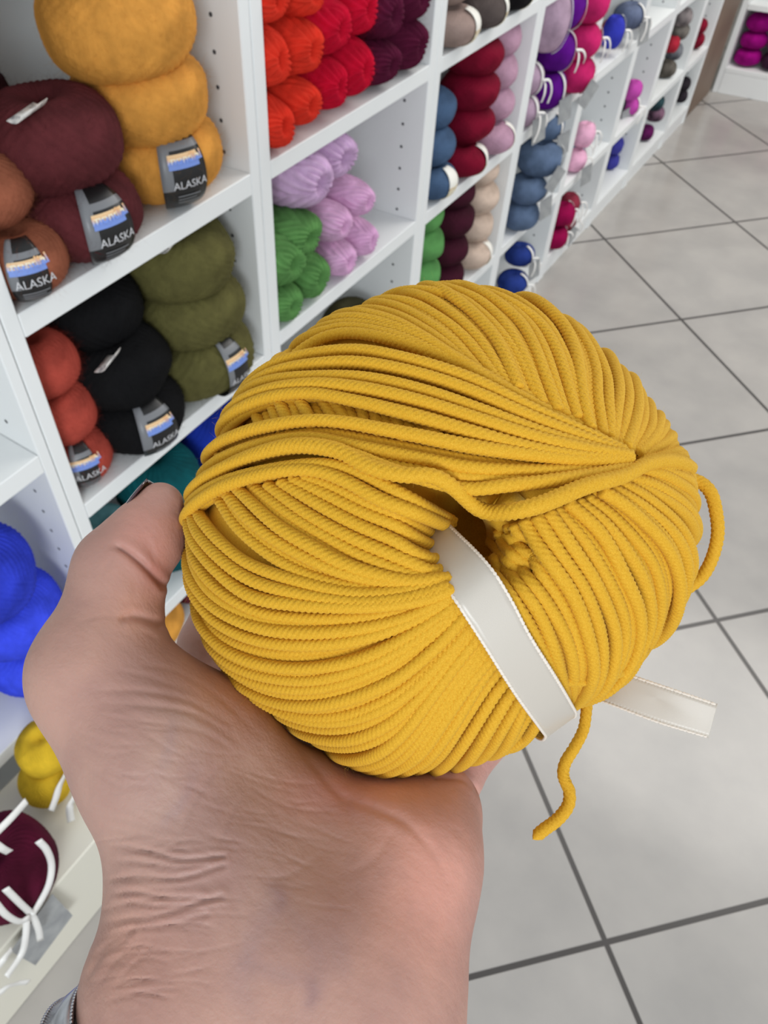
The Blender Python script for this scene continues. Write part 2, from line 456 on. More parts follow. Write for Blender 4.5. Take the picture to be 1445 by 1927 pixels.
def alaska(o, cen, a, b, phi, w=0.050, grey=False):
    bd = band(o, cen, a, b, phi, w, M_black, mats=[M_black, M_grey], grey=True)
    bend_text(bd, 'mondial', 0.0125, cen, a, b, phi, 1.24, 0.003, 1.062, M_tint, True, True)
    # warm and blue bars of the logo
    for c_, al, hh in (((232, 196, 150), 1.12, 0.0030), ((116, 144, 214), 1.27, 0.0036)):
        V = []; F = []
        for i in range(3):
            for j in range(7): V.append(band_point(cen, a, b, phi, -0.016 + 0.034 * j / 6, al + (i - 1) * hh / b, 1.047))
        for i in range(2):
            for j in range(6): q = i * 7 + j; F.append((q, q + 1, q + 8, q + 7))
        lo = mesh_obj('logo_stripe', V, F, M_tint, bd); set_tint(lo, [s2l(c_)] * len(V))
    bend_text(bd, 'ALASKA', 0.0105, cen, a, b, phi, 1.74, 0.005, 1.048, M_ltext)
    V = []; F = []                         # rows of print too small to read
    for al, x1 in ((1.93, .016), (2.03, .012), (2.13, .017)):
        for i in range(2):
            for j in range(7): V.append(band_point(cen, a, b, phi, -.010 + (x1 + .010) * j / 6, al + (i - .5) * .0016 / b, 1.047))
        q0 = len(V) - 14; F += [(q0 + j, q0 + j + 1, q0 + j + 8, q0 + j + 7) for j in range(6)]
    mesh_obj('fine_print', V, F, M_grey, bd)
    return bd

def strip(name, P, w, mat, parent=None, up=None, thick=0.0006, loc=None):
    """a flat ribbon along points P; up is the direction its face looks"""
    P = np.asarray(P, float)
    # resample smooth
    P = smooth_path(P, 24)
    T = np.gradient(P, axis=0); T /= np.linalg.norm(T, axis=1)[:, None] + 1e-12
    up = np.asarray(up if up is not None else (1, 0, 0.3), float)
    S = np.cross(T, up); S /= np.linalg.norm(S, axis=1)[:, None] + 1e-12
    V = np.concatenate([P - S * w / 2, P + S * w / 2]); n = len(P)
    F = [(i, i + 1, n + i + 1, n + i) for i in range(n - 1)]
    o = mesh_obj(name, V, F, mat, parent)
    sm = o.modifiers.new('s', 'SOLIDIFY'); sm.thickness = thick; sm.offset = 0
    return o
def smooth_path(P, n):
    """Catmull-Rom through P, resampled to n points evenly"""
    P = np.asarray(P, float)
    Q = np.vstack([2 * P[0] - P[1], P, 2 * P[-1] - P[-2]])
    out = []
    for i in range(1, len(Q) - 2):
        t = np.linspace(0, 1, 16, endpoint=False)[:, None]
        p0, p1, p2, p3 = Q[i - 1], Q[i], Q[i + 1], Q[i + 2]
        out.append(0.5 * ((2 * p1) + (-p0 + p2) * t + (2 * p0 - 5 * p1 + 4 * p2 - p3) * t ** 2 + (-p0 + 3 * p1 - 3 * p2 + p3) * t ** 3))
    out.append(P[-1:]); R = np.vstack(out)
    d = np.r_[0, np.cumsum(np.linalg.norm(np.diff(R, axis=0), axis=1))]
    s = np.linspace(0, d[-1], n)
    return np.stack([np.interp(s, d, R[:, k]) for k in range(P.shape[1])], 1)
def white_tag(o, c, sx, sy, ry, rz, mat=None, nm='paper_tag'):
    V = []; F = []
    R_ = Matrix.Rotation(rz, 3, 'Z') @ Matrix.Rotation(ry, 3, 'Y')
    for i in range(6):
        for j in range(2):
            x = (i / 5 - 0.5) * sx; z = 0.004 * math.sin(i / 5 * math.pi)
            p = R_ @ Vector((z, (j - 0.5) * sy, x)); V.append(np.array(c) + np.array(p))
    F = [(2 * i, 2 * i + 1, 2 * i + 3, 2 * i + 2) for i in range(5)]
    ob = mesh_obj(nm, V, F, mat or M_paper, o)
    sm = ob.modifiers.new('s', 'SOLIDIFY'); sm.thickness = 0.0006
    return ob

MUS = (205, 142, 62); BUR = (84, 34, 38); TER = (138, 80, 58); OLI = (90, 86, 48); BLK = (11, 11, 13); RST = (162, 66, 54)
TEA = (4, 76, 82); LTE = (92, 140, 146); ROY = (22, 46, 150); ORG = (214, 150, 64); BUP = (104, 42, 50)
G = 'mohair balls stacked on the bookcase by the hand'
mu = [yarn((-.600, .568, .761), .066, .042, MUS, 'mustard mohair ball with a black label at the foot of its stack', G),
      yarn((-.600, .556, .824), .067, .043, MUS, 'plain mustard mohair ball in the middle of its stack', G),
      yarn((-.600, .541, .890), .071, .046, MUS, 'mustard mohair ball on top of its stack, with a paper tag', G)]
alaska(mu[0], (-.600, .568, .761), .066, .042, math.radians(-25))
white_tag(mu[2], (-.592, .535, .928), .03, .03, 1.2, 0.2)
bu = [yarn((-.583, .437, .757), .059, .037, BUR, 'dark burgundy mohair ball with a grey and black label, at the foot of its stack', G),
      yarn((-.598, .437, .822), .064, .042, BUR, 'dark burgundy mohair ball with a white tag lying on it', G),
      yarn((-.700, .420, .835), .050, .038, (52, 20, 26), 'blackish burgundy ball at the back of the top shelf', G)]
alaska(bu[0], (-.583, .437, .757), .059, .037, math.radians(-14))
white_tag(bu[1], (-.568, .400, .864), .016, .040, 1.25, 0.3)
te = [yarn((-.575, .356, .750), .0415, .030, TER, 'terracotta brown mohair ball with a black label, by the bookcase side', G),
      yarn((-.600, .357, .806), .0410, .031, TER, 'terracotta brown mohair ball on top of the labelled one', G)]
alaska(te[0], (-.575, .356, .750), .0415, .030, math.radians(-30), .036)
ol = [yarn((-.590, .566, .514), .074, .046, OLI, 'olive green mohair ball with a small black label, lowest of three', G),
      yarn((-.598, .568, .580), .073, .045, OLI, 'olive green mohair ball in the middle of three', G),
      yarn((-.604, .570, .643), .070, .044, OLI, 'olive green mohair ball with a paper tag, uppermost of three', G, dim=.5)]
alaska(ol[0], (-.590, .566, .514), .074, .046, math.radians(-4), .034)
white_tag(ol[2], (-.570, .530, .684), .020, .020, 1.0, 0.3)
bk = [yarn((-.583, .440, .509), .0640, .0395, BLK, 'black mohair ball with a black label, lowest of its stack', G),
      yarn((-.596, .443, .570), .0640, .042, BLK, 'black mohair ball with a white paper tag stuck in it', G),
      yarn((-.625, .448, .632), .0600, .040, BLK, 'black mohair ball at the top of its stack under the shelf', G)]
alaska(bk[0], (-.583, .440, .509), .0640, .0395, math.radians(-14))
white_tag(bk[1], (-.556, .405, .615), .024, .030, .9, 0.3)
ru = [yarn((-.590, .3565, .502), .0400, .033, RST, 'brick red ball with a black label at the foot of its stack', G),
      yarn((-.598, .3570, .560), .0405, .034, RST, 'brick red ball in the middle of its stack', G),
      yarn((-.606, .3565, .620), .0400, .034, RST, 'brick red ball on top of its stack under the shelf', G)]
alaska(ru[0], (-.590, .3565, .502), .0400, .033, math.radians(-28), .03)
for o_ in mu + bu + te + ol + bk + ru: add_fuzz(o_, 2600)
G = 'balls on the shelf behind the thumb'
yarn((-.600, .362, .238), .046, .048, LTE, 'pale teal ball behind the thumb, standing on the shelf', G)
yarn((-.600, .362, .332), .046, .046, LTE, 'pale teal ball behind the thumb, on top of another', G)
yarn((-.600, .474, .246), .064, .056, TEA, 'dark teal ball low behind the thumb', G)
yarn((-.604, .470, .350), .062, .052, TEA, 'dark teal ball just above the thumb tip', G)
yarn((-.612, .592, .244), .052, .054, ROY, 'royal blue ball standing beside the dark teal one', G)
yarn((-.615, .592, .346), .052, .050, ROY, 'royal blue ball on top of another beside the dark teal', G)
yarn((-.600, .395, .102), .048, .041, ORG, 'orange ball seen low between the thumb and the yellow ball', G)
yarn((-.605, .500, .102), .050, .041, BUP, 'wine red ball seen low beside the orange one', G)

# skeins with their ends facing out
def skein(px, rgb, label, group, xf=-.55, base=None, ln=.055, dx=0, seed=None, wr=.62):
    u0, u1, v0, v1 = px
    p = at((u0 + u1) / 2, (v0 + v1) / 2, xf)
    s = FPX / (RC[2] @ (p - EYE))
    rz = (v1 - v0) / 2 / s * 0.93; ry = (u1 - u0) / 2 / s / wr * 0.86
    z = p[2]
    if base is not None: z = max(z, base + rz); 
    o = yarn((xf - ln + .012 + dx, p[1], z), rz, ln, rgb, label, group, axis='x', ax=ry / rz, N=18, groove=.085, seed=seed, dim=.45)
    add_fuzz(o, 1200, .002, .007, .00008)
    return o
RED = (214, 52, 34); CRI = (190, 8, 44); PLU = (82, 16, 46); LIL = (206, 172, 208); LIP = (214, 168, 204); GRN = (90, 138, 76)
g = 'skeins on the red shelf'; zb = .7205
for px, c, lb in (((500, 560, 183, 290), RED, 'vermilion skein in the bottom row against the bookcase side'), ((549, 613, 150, 244), RED, 'vermilion skein in the bottom row beside the crimson ones'),
                  ((496, 554, 55, 170), RED, 'vermilion skein in the middle row against the bookcase side'), ((548, 619, 38, 150), RED, 'vermilion skein in the middle row beside the crimson ones'),
                  ((486, 552, -50, 50), RED, 'vermilion skein in the top row against the bookcase side'), ((554, 622, -62, 36), RED, 'vermilion skein in the top row beside the crimson ones'),
                  ((606, 664, 112, 215), CRI, 'crimson skein in the bottom row beside the vermilion ones'), ((654, 713, 74, 188), CRI, 'crimson skein in the bottom row beside the plum ones'),
                  ((602, 674, 0, 108), CRI, 'crimson skein in the middle row beside the vermilion ones'), ((662, 722, -35, 72), CRI, 'crimson skein in the middle row beside the plum ones'),
                  ((700, 766, 78, 166), PLU, 'dark plum skein in the bottom row beside the crimson ones'), ((756, 814, 44, 146), PLU, 'dark plum skein in the bottom row by the white side panel'),
                  ((704, 772, -25, 80), PLU, 'dark plum skein in the upper row beside the crimson ones'), ((760, 822, -60, 46), PLU, 'dark plum skein in the upper row by the white side panel')):
    skein(px, c, lb, g, base=zb)
g = 'skeins on the lilac and green shelf'; zb = .486
skein((540, 662, 283, 405), LIL, 'large pale lilac ball leaning out over the green skeins', g, ln=.075, wr=.8)
skein((606, 713, 248, 354), LIL, 'large pale lilac ball at the top of its pile', g, ln=.075, wr=.8, dx=-.01)
for px, lb in (((661, 714, 340, 416), 'small lilac skein just under the topmost large one'), ((614, 674, 386, 464), 'small lilac skein under the leaning large one'),
               ((674, 717, 413, 492), 'small lilac skein on the shelf on the side of the pegged panel'), ((624, 682, 455, 530), 'small lilac skein on the shelf beside the green skeins')):
    skein(px, LIP, lb, g, base=zb if px[3] > 480 else None)
for px, lb in (((532, 628, 402, 492), 'leaf green mohair skein on top, beside the lilac ones'), ((508, 590, 440, 552), 'leaf green mohair skein against the bookcase side, upper one'),
               ((566, 632, 486, 590), 'leaf green mohair skein on the shelf next to the lilac ones'), ((512, 586, 550, 630), 'leaf green mohair skein on the shelf against the bookcase side')):
    skein(px, GRN, lb, g, base=zb if px[3] > 580 else None, wr=.7)
skein((505, 556, 318, 395), (20, 20, 24), 'black skein tucked behind the lilac ball', g, xf=-.62)
skein((508, 566, 385, 450), (20, 20, 24), 'black skein tucked behind the green skeins', g, xf=-.62)
g = 'balls on the low shelf behind the big yellow ball'
yarn((-.610, .98, .300), .060, .052, (70, 66, 44), 'dark olive ball just above the edge of the yellow ball', g)
yarn((-.600, .88, .285), .045, .040, (56, 54, 34), 'blackish olive ball beside the dark olive one', g)
yarn((-.590, .79, .285), .045, .040, (150, 132, 124), 'greyish pink ball low behind the yellow ball', g)
yarn((-.590, .735, .285), .035, .040, (40, 34, 34), 'dark brown ball low behind the yellow ball', g)
yarn((-.600, .74, .10), .045, .040, (120, 30, 50), 'wine ball on the lowest shelf behind the yellow ball', g, low=True)

# the bookcase with cream banded balls
def cream(o, cen, a, b, phi=-20, w=.03): band(o, cen, a, b, math.radians(phi), w, M_band)
g = 'cream banded balls'
def stack(cs, rgb, names, group, **kw):
    return [yarn(c[:3], c[3], c[4] * 1.12, rgb, nm, group, **kw) for c, nm in zip(cs, names)]
o = yarn((-.572, 1.160, .7455), .044, .025, (146, 126, 118), 'taupe ball with a cream and gold band', g); cream(o, (-.572, 1.160, .7455), .044, .025, 15, .032)
yarn((-.590, 1.165, .797), .045, .028, (150, 130, 122), 'taupe ball on top of the banded one', g)
o = yarn((-.572, 1.258, .7455), .043, .025, (82, 72, 70), 'dark brown ball with a cream and gold band', g); cream(o, (-.572, 1.258, .7455), .043, .025, 20, .028)
yarn((-.590, 1.262, .797), .044, .028, (84, 74, 72), 'dark brown ball on top of the banded one', g)
o = yarn((-.572, 1.365, .7455), .040, .025, (18, 16, 18), 'black ball with a cream and gold band', g); cream(o, (-.572, 1.365, .7455), .040, .025, 25, .026)
yarn((-.590, 1.367, .797), .040, .028, (20, 18, 20), 'black ball on top of the banded one', g)
BLU = (66, 88, 118); CRM = (112, 4, 34); MAU = (176, 138, 158); PLD = (56, 14, 30); BEI = (196, 174, 158); GR2 = (84, 138, 76)
o = yarn((-.575, 1.1620, .5135), .042, .027, BLU, 'steel blue ball with a cream band, lowest of its stack', g); cream(o, (-.575, 1.1620, .5135), .042, .027, 0, .030)
stack([(-.592, 1.172, .565, .044, .028), (-.604, 1.182, .618, .044, .028)], BLU, ['steel blue ball in the middle of its stack', 'steel blue ball on top of its stack'], g)
o = yarn((-.572, 1.262, .5135), .045, .027, CRM, 'deep crimson ball with a cream band, lowest of its stack', g); cream(o, (-.572, 1.262, .5135), .045, .027, 25, .030)
stack([(-.585, 1.290, .565, .050, .028), (-.588, 1.296, .617, .051, .028), (-.592, 1.300, .668, .050, .027)], CRM,
      ['deep crimson ball, second from the foot of its stack', 'deep crimson ball, third from the foot of its stack', 'deep crimson ball at the top of its stack'], g)
o = yarn((-.570, 1.378, .5125), .042, .026, MAU, 'dusty mauve ball with a cream band, lowest of its stack', g); cream(o, (-.570, 1.378, .5125), .042, .026, 30, .028)
stack([(-.590, 1.404, .562, .041, .027), (-.594, 1.406, .613, .041, .028), (-.598, 1.408, .665, .041, .027)], MAU,
      ['dusty mauve ball, second from the foot of its stack', 'dusty mauve ball, third from the foot of its stack', 'dusty mauve ball at the top of its stack'], g)
g = 'balls in three stacks below the crimson ones'
stack([(-.590, 1.166, .274, .044, .028), (-.592, 1.172, .329, .045, .029), (-.596, 1.180, .384, .045, .029), (-.602, 1.184, .434, .042, .024)], GR2,
      ['grass green ball hidden low in its stack', 'grass green ball above the yellow ball', 'grass green ball, one below the top of its stack', 'grass green ball at the top of its stack'], g)
stack([(-.590, 1.275, .274, .047, .028), (-.592, 1.280, .329, .048, .029), (-.594, 1.290, .385, .049, .029), (-.600, 1.294, .436, .046, .025)], PLD,
      ['dark aubergine ball at the foot of its stack', 'dark aubergine ball, second from the foot', 'dark aubergine ball, third from the foot', 'dark aubergine ball at the top of its stack'], g)
o = stack([(-.580, 1.385, .274, .044, .028), (-.590, 1.394, .329, .045, .029), (-.592, 1.400, .385, .045, .029), (-.600, 1.404, .436, .043, .025)], BEI,
      ['beige pink ball with a cream band at the foot of its stack', 'beige pink ball, second from the foot', 'beige pink ball, third from the foot', 'beige pink ball at the top of its stack'], g)[0]
cream(o, (-.580, 1.385, .274), .044, .028, 20, .028)
yarn((-.60, 1.30, .112), .045, .05, (22, 34, 32), 'blackish green ball on the lowest shelf', g, low=True)

# ribbon tied balls further along
def tied(cen, a, b, rgb, label, group, ribbon=True, ends=True, tagged=False, seed=None, dphi=0, rgb2=None, low=True):
    o = yarn(cen, a, b, rgb, label, group, seed=seed, low=low, fuzzy=False, rgb2=rgb2, N=26)
    cen = np.asarray(cen, float)
    if ribbon:
        ph = math.radians(-10 + dphi); pts = []
        for i in range(20):
            al = 0.25 + 2.65 * i / 19
            pts.append(band_point(cen, a, b, ph, 0, al, 1.06))
        nrm = np.array([math.cos(ph), math.sin(ph), 0.1])
        T_ = np.array([-math.sin(ph), math.cos(ph), 0])
        V = np.concatenate([[p - T_ * .0035 for p in pts], [p + T_ * .0035 for p in pts]]); n = len(pts)
        r = mesh_obj('ribbon', V, [(i, i + 1, n + i + 1, n + i) for i in range(n - 1)], M_satin, o)
        sm = r.modifiers.new('s', 'SOLIDIFY'); sm.thickness = .0006
        rnd = random.Random(int(cen[1] * 1000 + cen[2] * 77))
        f = cen + np.array([a * 1.08 * math.cos(ph), a * 1.08 * math.sin(ph), b * .1])
        for s_ in (-1, 1) if ends else ():
            L = rnd.uniform(.028, .05)
            e_ = [f, f + np.array([.010, s_ * .010, -.002]), f + np.array([.015, s_ * .018, -L * .5]), f + np.array([.012, s_ * (.016 + rnd.uniform(0, .012)), -L])]
            strip('ribbon_end', e_, .0050, M_satin, o, up=(1, -.3, .4))
    if tagged:
        f = cen + np.array([a * 1.0, -a * .25, -b * .2])
        R_ = Matrix.Rotation(math.radians(-22), 3, 'Z') @ Matrix.Rotation(math.radians(12 if tagged == 1 else -35), 3, 'X')
        V = [f + np.array(R_ @ Vector((0.010, y, z))) for y in (-.016, .018) for z in (0.004, -.046)]
        r = mesh_obj('hang_tag', V, [(0, 1, 3, 2)], M_tag, o, smooth=False); sm = r.modifiers.new('s', 'SOLIDIFY'); sm.thickness = .0008
    return o
PUR = (88, 8, 128); PNK = (196, 34, 100); STB = (88, 106, 134); NVY = (36, 56, 128); MV2 = (172, 146, 166)
g = 'ribbon tied balls, purple shelf'
tied((-.575, 1.522, .514), .034, .029, MV2, 'mauve grey ball with a silver tag, beside the purple ones', g, tagged=1)
tied((-.580, 1.528, .570), .034, .029, MV2, 'mauve grey ball hung with white ribbon ends', g)
tied((-.568, 1.560, .660), .038, .052, MV2, 'tall mauve grey ball with a white ribbon round it', g, dphi=25, ends=False)
tied((-.570, 1.628, .522), .038, .036, PUR, 'violet ball with a silver tag at the foot of its stack', g, tagged=1, ends=False)
tied((-.570, 1.630, .592), .037, .036, PUR, 'violet ball in the middle of its stack, with a ribbon bow', g, dphi=25)
tied((-.570, 1.640, .662), .037, .036, PUR, 'violet ball at the top of its stack', g, dphi=25, ends=False)
tied((-.556, 1.742, .521), .040, .036, PNK, 'raspberry pink ball with a silver tag at the foot of its stack', g, tagged=2, dphi=30, ends=False)
tied((-.558, 1.738, .584), .040, .034, PNK, 'raspberry pink ball in the middle of its stack', g, dphi=45)
tied((-.560, 1.738, .656), .042, .042, PNK, 'raspberry pink ball at the top of its stack', g, dphi=55, ends=False)
g = 'ribbon tied balls, grey blue shelf'
tied((-.562, 1.592, .274), .042, .031, STB, 'grey blue ball at the foot of its stack', g, dphi=40, ends=False)
tied((-.562, 1.604, .328), .043, .031, STB, 'grey blue ball, second from the foot', g, dphi=40, tagged=1, ends=False)
tied((-.560, 1.634, .385), .050, .035, STB, 'wide grey blue ball, third from the foot', g, dphi=40, tagged=2, ends=False)
tied((-.572, 1.665, .440), .040, .030, STB, 'grey blue ball at the top of its stack with a silver tag', g, tagged=1, ends=False)
tied((-.600, 1.516, .285), .032, .036, (44, 40, 120), 'indigo ball half hidden beside the grey blue stack', g, ribbon=False)
tied((-.560, 1.628, .087), .037, .026, NVY, 'navy blue ball on the bottom board, with ribbons', g, dphi=10)
tied((-.570, 1.668, .138), .035, .026, NVY, 'navy blue ball on top of the one on the bottom board', g, tagged=1)
tied((-.590, 1.525, .087), .032, .026, (20, 30, 30), 'blackish ball beside the navy ones, trailing white ribbons', g)
g = 'ribbon tied balls in the fifth bookcase from the hand'
def atp(u, v, x=-.57): return at(u, v, x)
def near_z(u, v, z, x=-.572):
    p = at(u, v, x); return (x, float(p[1]), z)
tied(near_z(1156, 50, .534), .024, .034, (52, 58, 178), 'cobalt blue ball with a white ribbon edge', g, dphi=40)
tied(near_z(1183, 30, .545), .036, .028, (98, 108, 134), 'slate blue ball next to the cobalt one, with a silver tag', g, tagged=1)
tied(near_z(1146, 66, .516, -.60), .022, .026, (190, 108, 74), 'rusty orange ball half hidden by the cobalt one', g, ribbon=False)
tied((-.566, 1.925, .272), .026, .028, (234, 176, 204), 'pale pink ball on the shelf in its short stack', g, dphi=60, tagged=1)
tied((-.566, 1.942, .328), .027, .030, (234, 176, 204), 'pale pink ball on top of its short stack', g, dphi=60)
tied((-.600, 2.020, .272), .026, .026, (126, 160, 186), 'ice blue ball behind the pale pink stack', g)
tied((-.560, 1.885, .089), .033, .030, (142, 0, 66), 'magenta ball on the bottom board of the pink bookcase', g, dphi=70)
tied((-.560, 1.896, .147), .033, .030, (142, 0, 66), 'magenta ball on top of the other magenta one', g, dphi=70)
tied((-.572, 1.978, .086), .029, .026, (140, 48, 66), 'dusky rose ball on the bottom board', g, dphi=40, tagged=2)
tied((-.572, 1.978, .138), .029, .027, (140, 48, 66), 'dusky rose ball on top of another', g, dphi=40)
g = 'balls in the far bookcases'
tied(near_z(1194, 178, .269), .022, .0235, (190, 74, 168), 'orchid pink ball standing on the shelf', g, dphi=0, ribbon=True)
tied(near_z(1204, 122, .318), .024, .026, (190, 74, 168), 'orchid pink ball on top of another', g, ribbon=False)
tied(near_z(1155, 286, .134, -.60), .022, .026, (62, 62, 150), 'cornflower blue ball, upper of two on the bottom board', g, ribbon=False)
tied(near_z(1143, 334, .084, -.60), .020, .024, (62, 62, 150), 'cornflower blue ball, lower of two on the bottom board', g, ribbon=False)
tied(near_z(1160, 215, .270, -.60), .018, .022, (60, 68, 70), 'small charcoal ball in the bookcase of the orchid ones', g, ribbon=False, tagged=1)
for (u, v, z, r, c, c2, lb) in ((1258, 112, .268, .030, (96, 90, 84), (60, 56, 50), 'mottled brown ball at the foot of its pile'), (1272, 82, .306, .026, (120, 122, 128), (70, 72, 80), 'mottled grey ball under the red one'),
                            (1272, 58, .338, .020, (176, 40, 58), (140, 30, 44), 'small red ball in the mottled pile'), (1282, 38, .366, .030, (112, 106, 100), (70, 66, 64), 'mottled taupe ball above the red one'),
                            (1290, 8, .404, .030, (140, 130, 130), (84, 78, 80), 'mottled pinkish grey ball at the top of its pile'),
                            (1236, 184, .172, .026, (48, 76, 82), (24, 32, 38), 'mottled dark teal ball on its own pile'), (1229, 226, .126, .028, (130, 96, 116), (30, 26, 34), 'black ball flecked with pink'),
                            (1213, 256, .084, .024, (96, 20, 84), (50, 14, 46), 'deep purple ball on the bottom board'),
                            (1326, 12, .316, .026, (128, 14, 40), (90, 10, 30), 'dark red ball, upper of two in the last bookcase'), (1320, 42, .270, .026, (128, 14, 40), (90, 10, 30), 'dark red ball, lower of two in the last bookcase'),
                            (1281, 172, .130, .024, (44, 38, 44), (24, 20, 26), 'blackish ball, upper of two on the last bottom board'), (1274, 206, .086, .026, (54, 46, 54), (26, 22, 28), 'blackish ball, lower of two on the last bottom board')):
    tied(near_z(u, v, z, -.585), r, .024, c, lb, g, ribbon=False, rgb2=c2)
g = 'magenta yarn in the far cabinet'
k = 0
for yy in (3.46,):
    for xx in (-.48, -.385, -.29, -.195, -.10, -.005, .09):
        for zz in (.117, .172, .227):
            c = (150, 0, 118) if not (xx == -.385 and zz < .12) else (58, 30, 52)
            yarn((xx, yy, zz), .046, .0285, c, ('magenta ball in the far white cabinet' if c[0] > 100 else 'dark plum ball low in the far white cabinet'), g if c[0] > 100 else None, low=True, seed=100 + k); k += 1

# first bookcase, beside the hand
BLE = (56, 74, 214); YEL = (214, 176, 44); BRG = (74, 10, 36)
g = 'bright blue balls left of the hand'
b1 = yarn((-.608, .212, .262), .066, .045, (62, 82, 236), 'bright blue ball standing on the shelf by the wrist', g, fuzzy=False, N=48, groove=.035)
b2 = yarn((-.600, .210, .345), .060, .046, (58, 76, 226), 'bright blue ball lying on the lower one', g, fuzzy=False, N=48, groove=.035)
b3 = yarn((-.602, .196, .435), .062, .052, (46, 62, 196), 'bright blue ball on top with a white paper tag', g, fuzzy=False, N=48, groove=.035)
white_tag(b3, (-.545, .165, .470), .016, .022, .3, -.3, M_satin)
yarn((-.640, .08, .262), .060, .045, (60, 78, 220), 'bright blue ball at the edge of the picture', g, fuzzy=False, N=48, groove=.035)
g = 'things on the low cream plinth'
def q3(u, v, x): return tuple(float(t) for t in at(u, v, x))
c1 = q3(84, 1408, -.500); c2 = q3(86, 1468, -.490); c3 = q3(146, 1500, -.478)
yarn(c1, .034, .030, YEL, 'canary yellow ball just under the shelf of blue balls', g, fuzzy=False, N=46, groove=.035)
yarn(c2, .031, .030, YEL, 'canary yellow ball between the burgundy ball and the hand', g, fuzzy=False, N=46, groove=.035)
y1 = yarn(c3, .027, .0285, YEL, 'canary yellow ball with white ribbon, touching the edge of the hand', g, fuzzy=False, N=46, groove=.035)
strip('ribbon', [q3(128, 1448, -.465), q3(112, 1480, -.455), q3(104, 1505, -.450), q3(96, 1526, -.446)], .008, M_satin, y1, up=(1, -.5, .3))
strip('ribbon', [q3(140, 1500, -.447), q3(131, 1520, -.443), q3(134, 1546, -.440)], .009, M_satin, y1, up=(1, -.5, .3))
r1 = yarn(q3(12, 1634, -.440), .055, .054, BRG, 'dark burgundy ball tied with long white ribbons', g, fuzzy=False, N=40)
for pts in ([(-6, 1566), (22, 1538), (50, 1507)], [(-8, 1588), (6, 1598), (18, 1604)], [(72, 1582), (88, 1600), (97, 1628), (92, 1664), (74, 1700), (60, 1722)],
            [(10, 1672), (36, 1698), (60, 1722), (72, 1748), (76, 1770)], [(-8, 1700), (12, 1722), (36, 1734), (56, 1726)],
            [(50, 1728), (48, 1764), (40, 1796), (12, 1838)], [(-6, 1822), (8, 1804), (22, 1786)], [(-6, 1872), (14, 1858), (34, 1850), (54, 1848)]):
    n_ = len(pts)
    strip('ribbon', [q3(u, v, -.388 + .008 * (v - 1500) / 300 + (.002 * (i % 2))) for i, (u, v) in enumerate(pts)], .0072, M_satin, r1, up=(1, -.45, .6))
V = [at(u, v, x) for u, v, x in ((98, 1682, -.398), (136, 1722, -.392), (66, 1816, -.390), (20, 1790, -.394))]
ht = mesh_obj('hang_tag', V, [(0, 1, 2, 3)], M_tag, r1, smooth=False); sm = ht.modifiers.new('s', 'SOLIDIFY'); sm.thickness = .0008

# ================================================================ the yellow ball in the hand
BC = (838.0, 1002.0)                      # its middle as seen from the camera
OUT = np.array([(343,1045),(347,985),(360,935),(385,880),(412,825),(440,775),(472,722),(515,672),(565,632),(625,595),(690,562),(760,542),(830,535),(905,540),(975,553),(1045,583),(1105,628),(1160,678),(1210,735),(1250,790),(1282,845),(1303,905),(1316,965),(1319,1025),(1308,1085),(1282,1140),(1250,1190),(1218,1240),(1182,1285),(1140,1312),(1090,1325),(1045,1352),(1003,1388),(950,1420),(890,1445),(820,1462),(745,1463),(680,1452),(620,1420),(560,1384),(500,1340),(445,1290),(400,1238),(368,1180),(350,1115)], float)
_ang = np.arctan2(OUT[:, 1] - BC[1], OUT[:, 0] - BC[0]); _rad = np.hypot(OUT[:, 0] - BC[0], OUT[:, 1] - BC[1])
_o = np.argsort(_ang); _ang = _ang[_o]; _rad = _rad[_o]
_ang = np.r_[_ang[-3:] - 2 * np.pi, _ang, _ang[:3] + 2 * np.pi]; _rad = np.r_[_rad[-3:], _rad, _rad[:3]]
_ga = np.linspace(-np.pi, np.pi, 721); _gr = np.interp(_ga, _ang, _rad)
_k = np.exp(-np.linspace(-2, 2, 25) ** 2); _k /= _k.sum()
_gr = np.convolve(np.r_[_gr[-13:-1], _gr, _gr[1:13]], _k, 'valid')
def rim(phi): return np.interp((phi + np.pi) % (2 * np.pi) - np.pi, _ga, _gr)
D0, HF, HB = 0.205, 0.046, 0.040
def surf(phi, al, off=0.0, dimple=True):
    """phi around the ball, al 0 at the side facing the eye .. pi at the far side; off = height above the wound surface"""
    phi = np.asarray(phi, float); al = np.asarray(al, float)
    s = np.sin(al) * (rim(phi) - 9)
    c = np.cos(al); dep = D0 - np.where(c > 0, HF, HB) * np.sign(c) * np.abs(c) ** 0.92
    u = BC[0] + s * np.cos(phi); v = BC[1] + s * np.sin(phi)
    tilt = 0.010 * ((u - BC[0]) * -0.35 + (v - BC[1]) * -0.9) / 450.0
    dep = dep + tilt * np.clip(c + .6, 0, 1)
    if dimple is not False:
        dx = u - 886; dy = v - 1000; ca, sa = math.cos(0.62), math.sin(0.62)
        e = ((dx * ca + dy * sa) / 92) ** 2 + ((-dx * sa + dy * ca) / 62) ** 2
        w = np.exp(-e ** 1.3) * (1 if dimple is True else dimple)
        dep = dep + np.where(c > 0, 0.038 * w, 0)
    P = near(u, v, dep)
    return P
def surf_n(phi, al, dimple=True):
    h = 0.02
    a = surf(phi + h, al, 0, dimple) - surf(phi - h, al, 0, dimple)
    b = surf(phi, al + h, 0, dimple) - surf(phi, al - h, 0, dimple)
    n = np.cross(a, b); n /= np.linalg.norm(n, axis=-1)[..., None] + 1e-15
    ctr = near(BC[0], BC[1], D0)
    P = surf(phi, al, 0, False)
    sg = np.sign(((P - ctr) * n).sum(-1)); sg[sg == 0] = 1
    return n * sg[..., None]
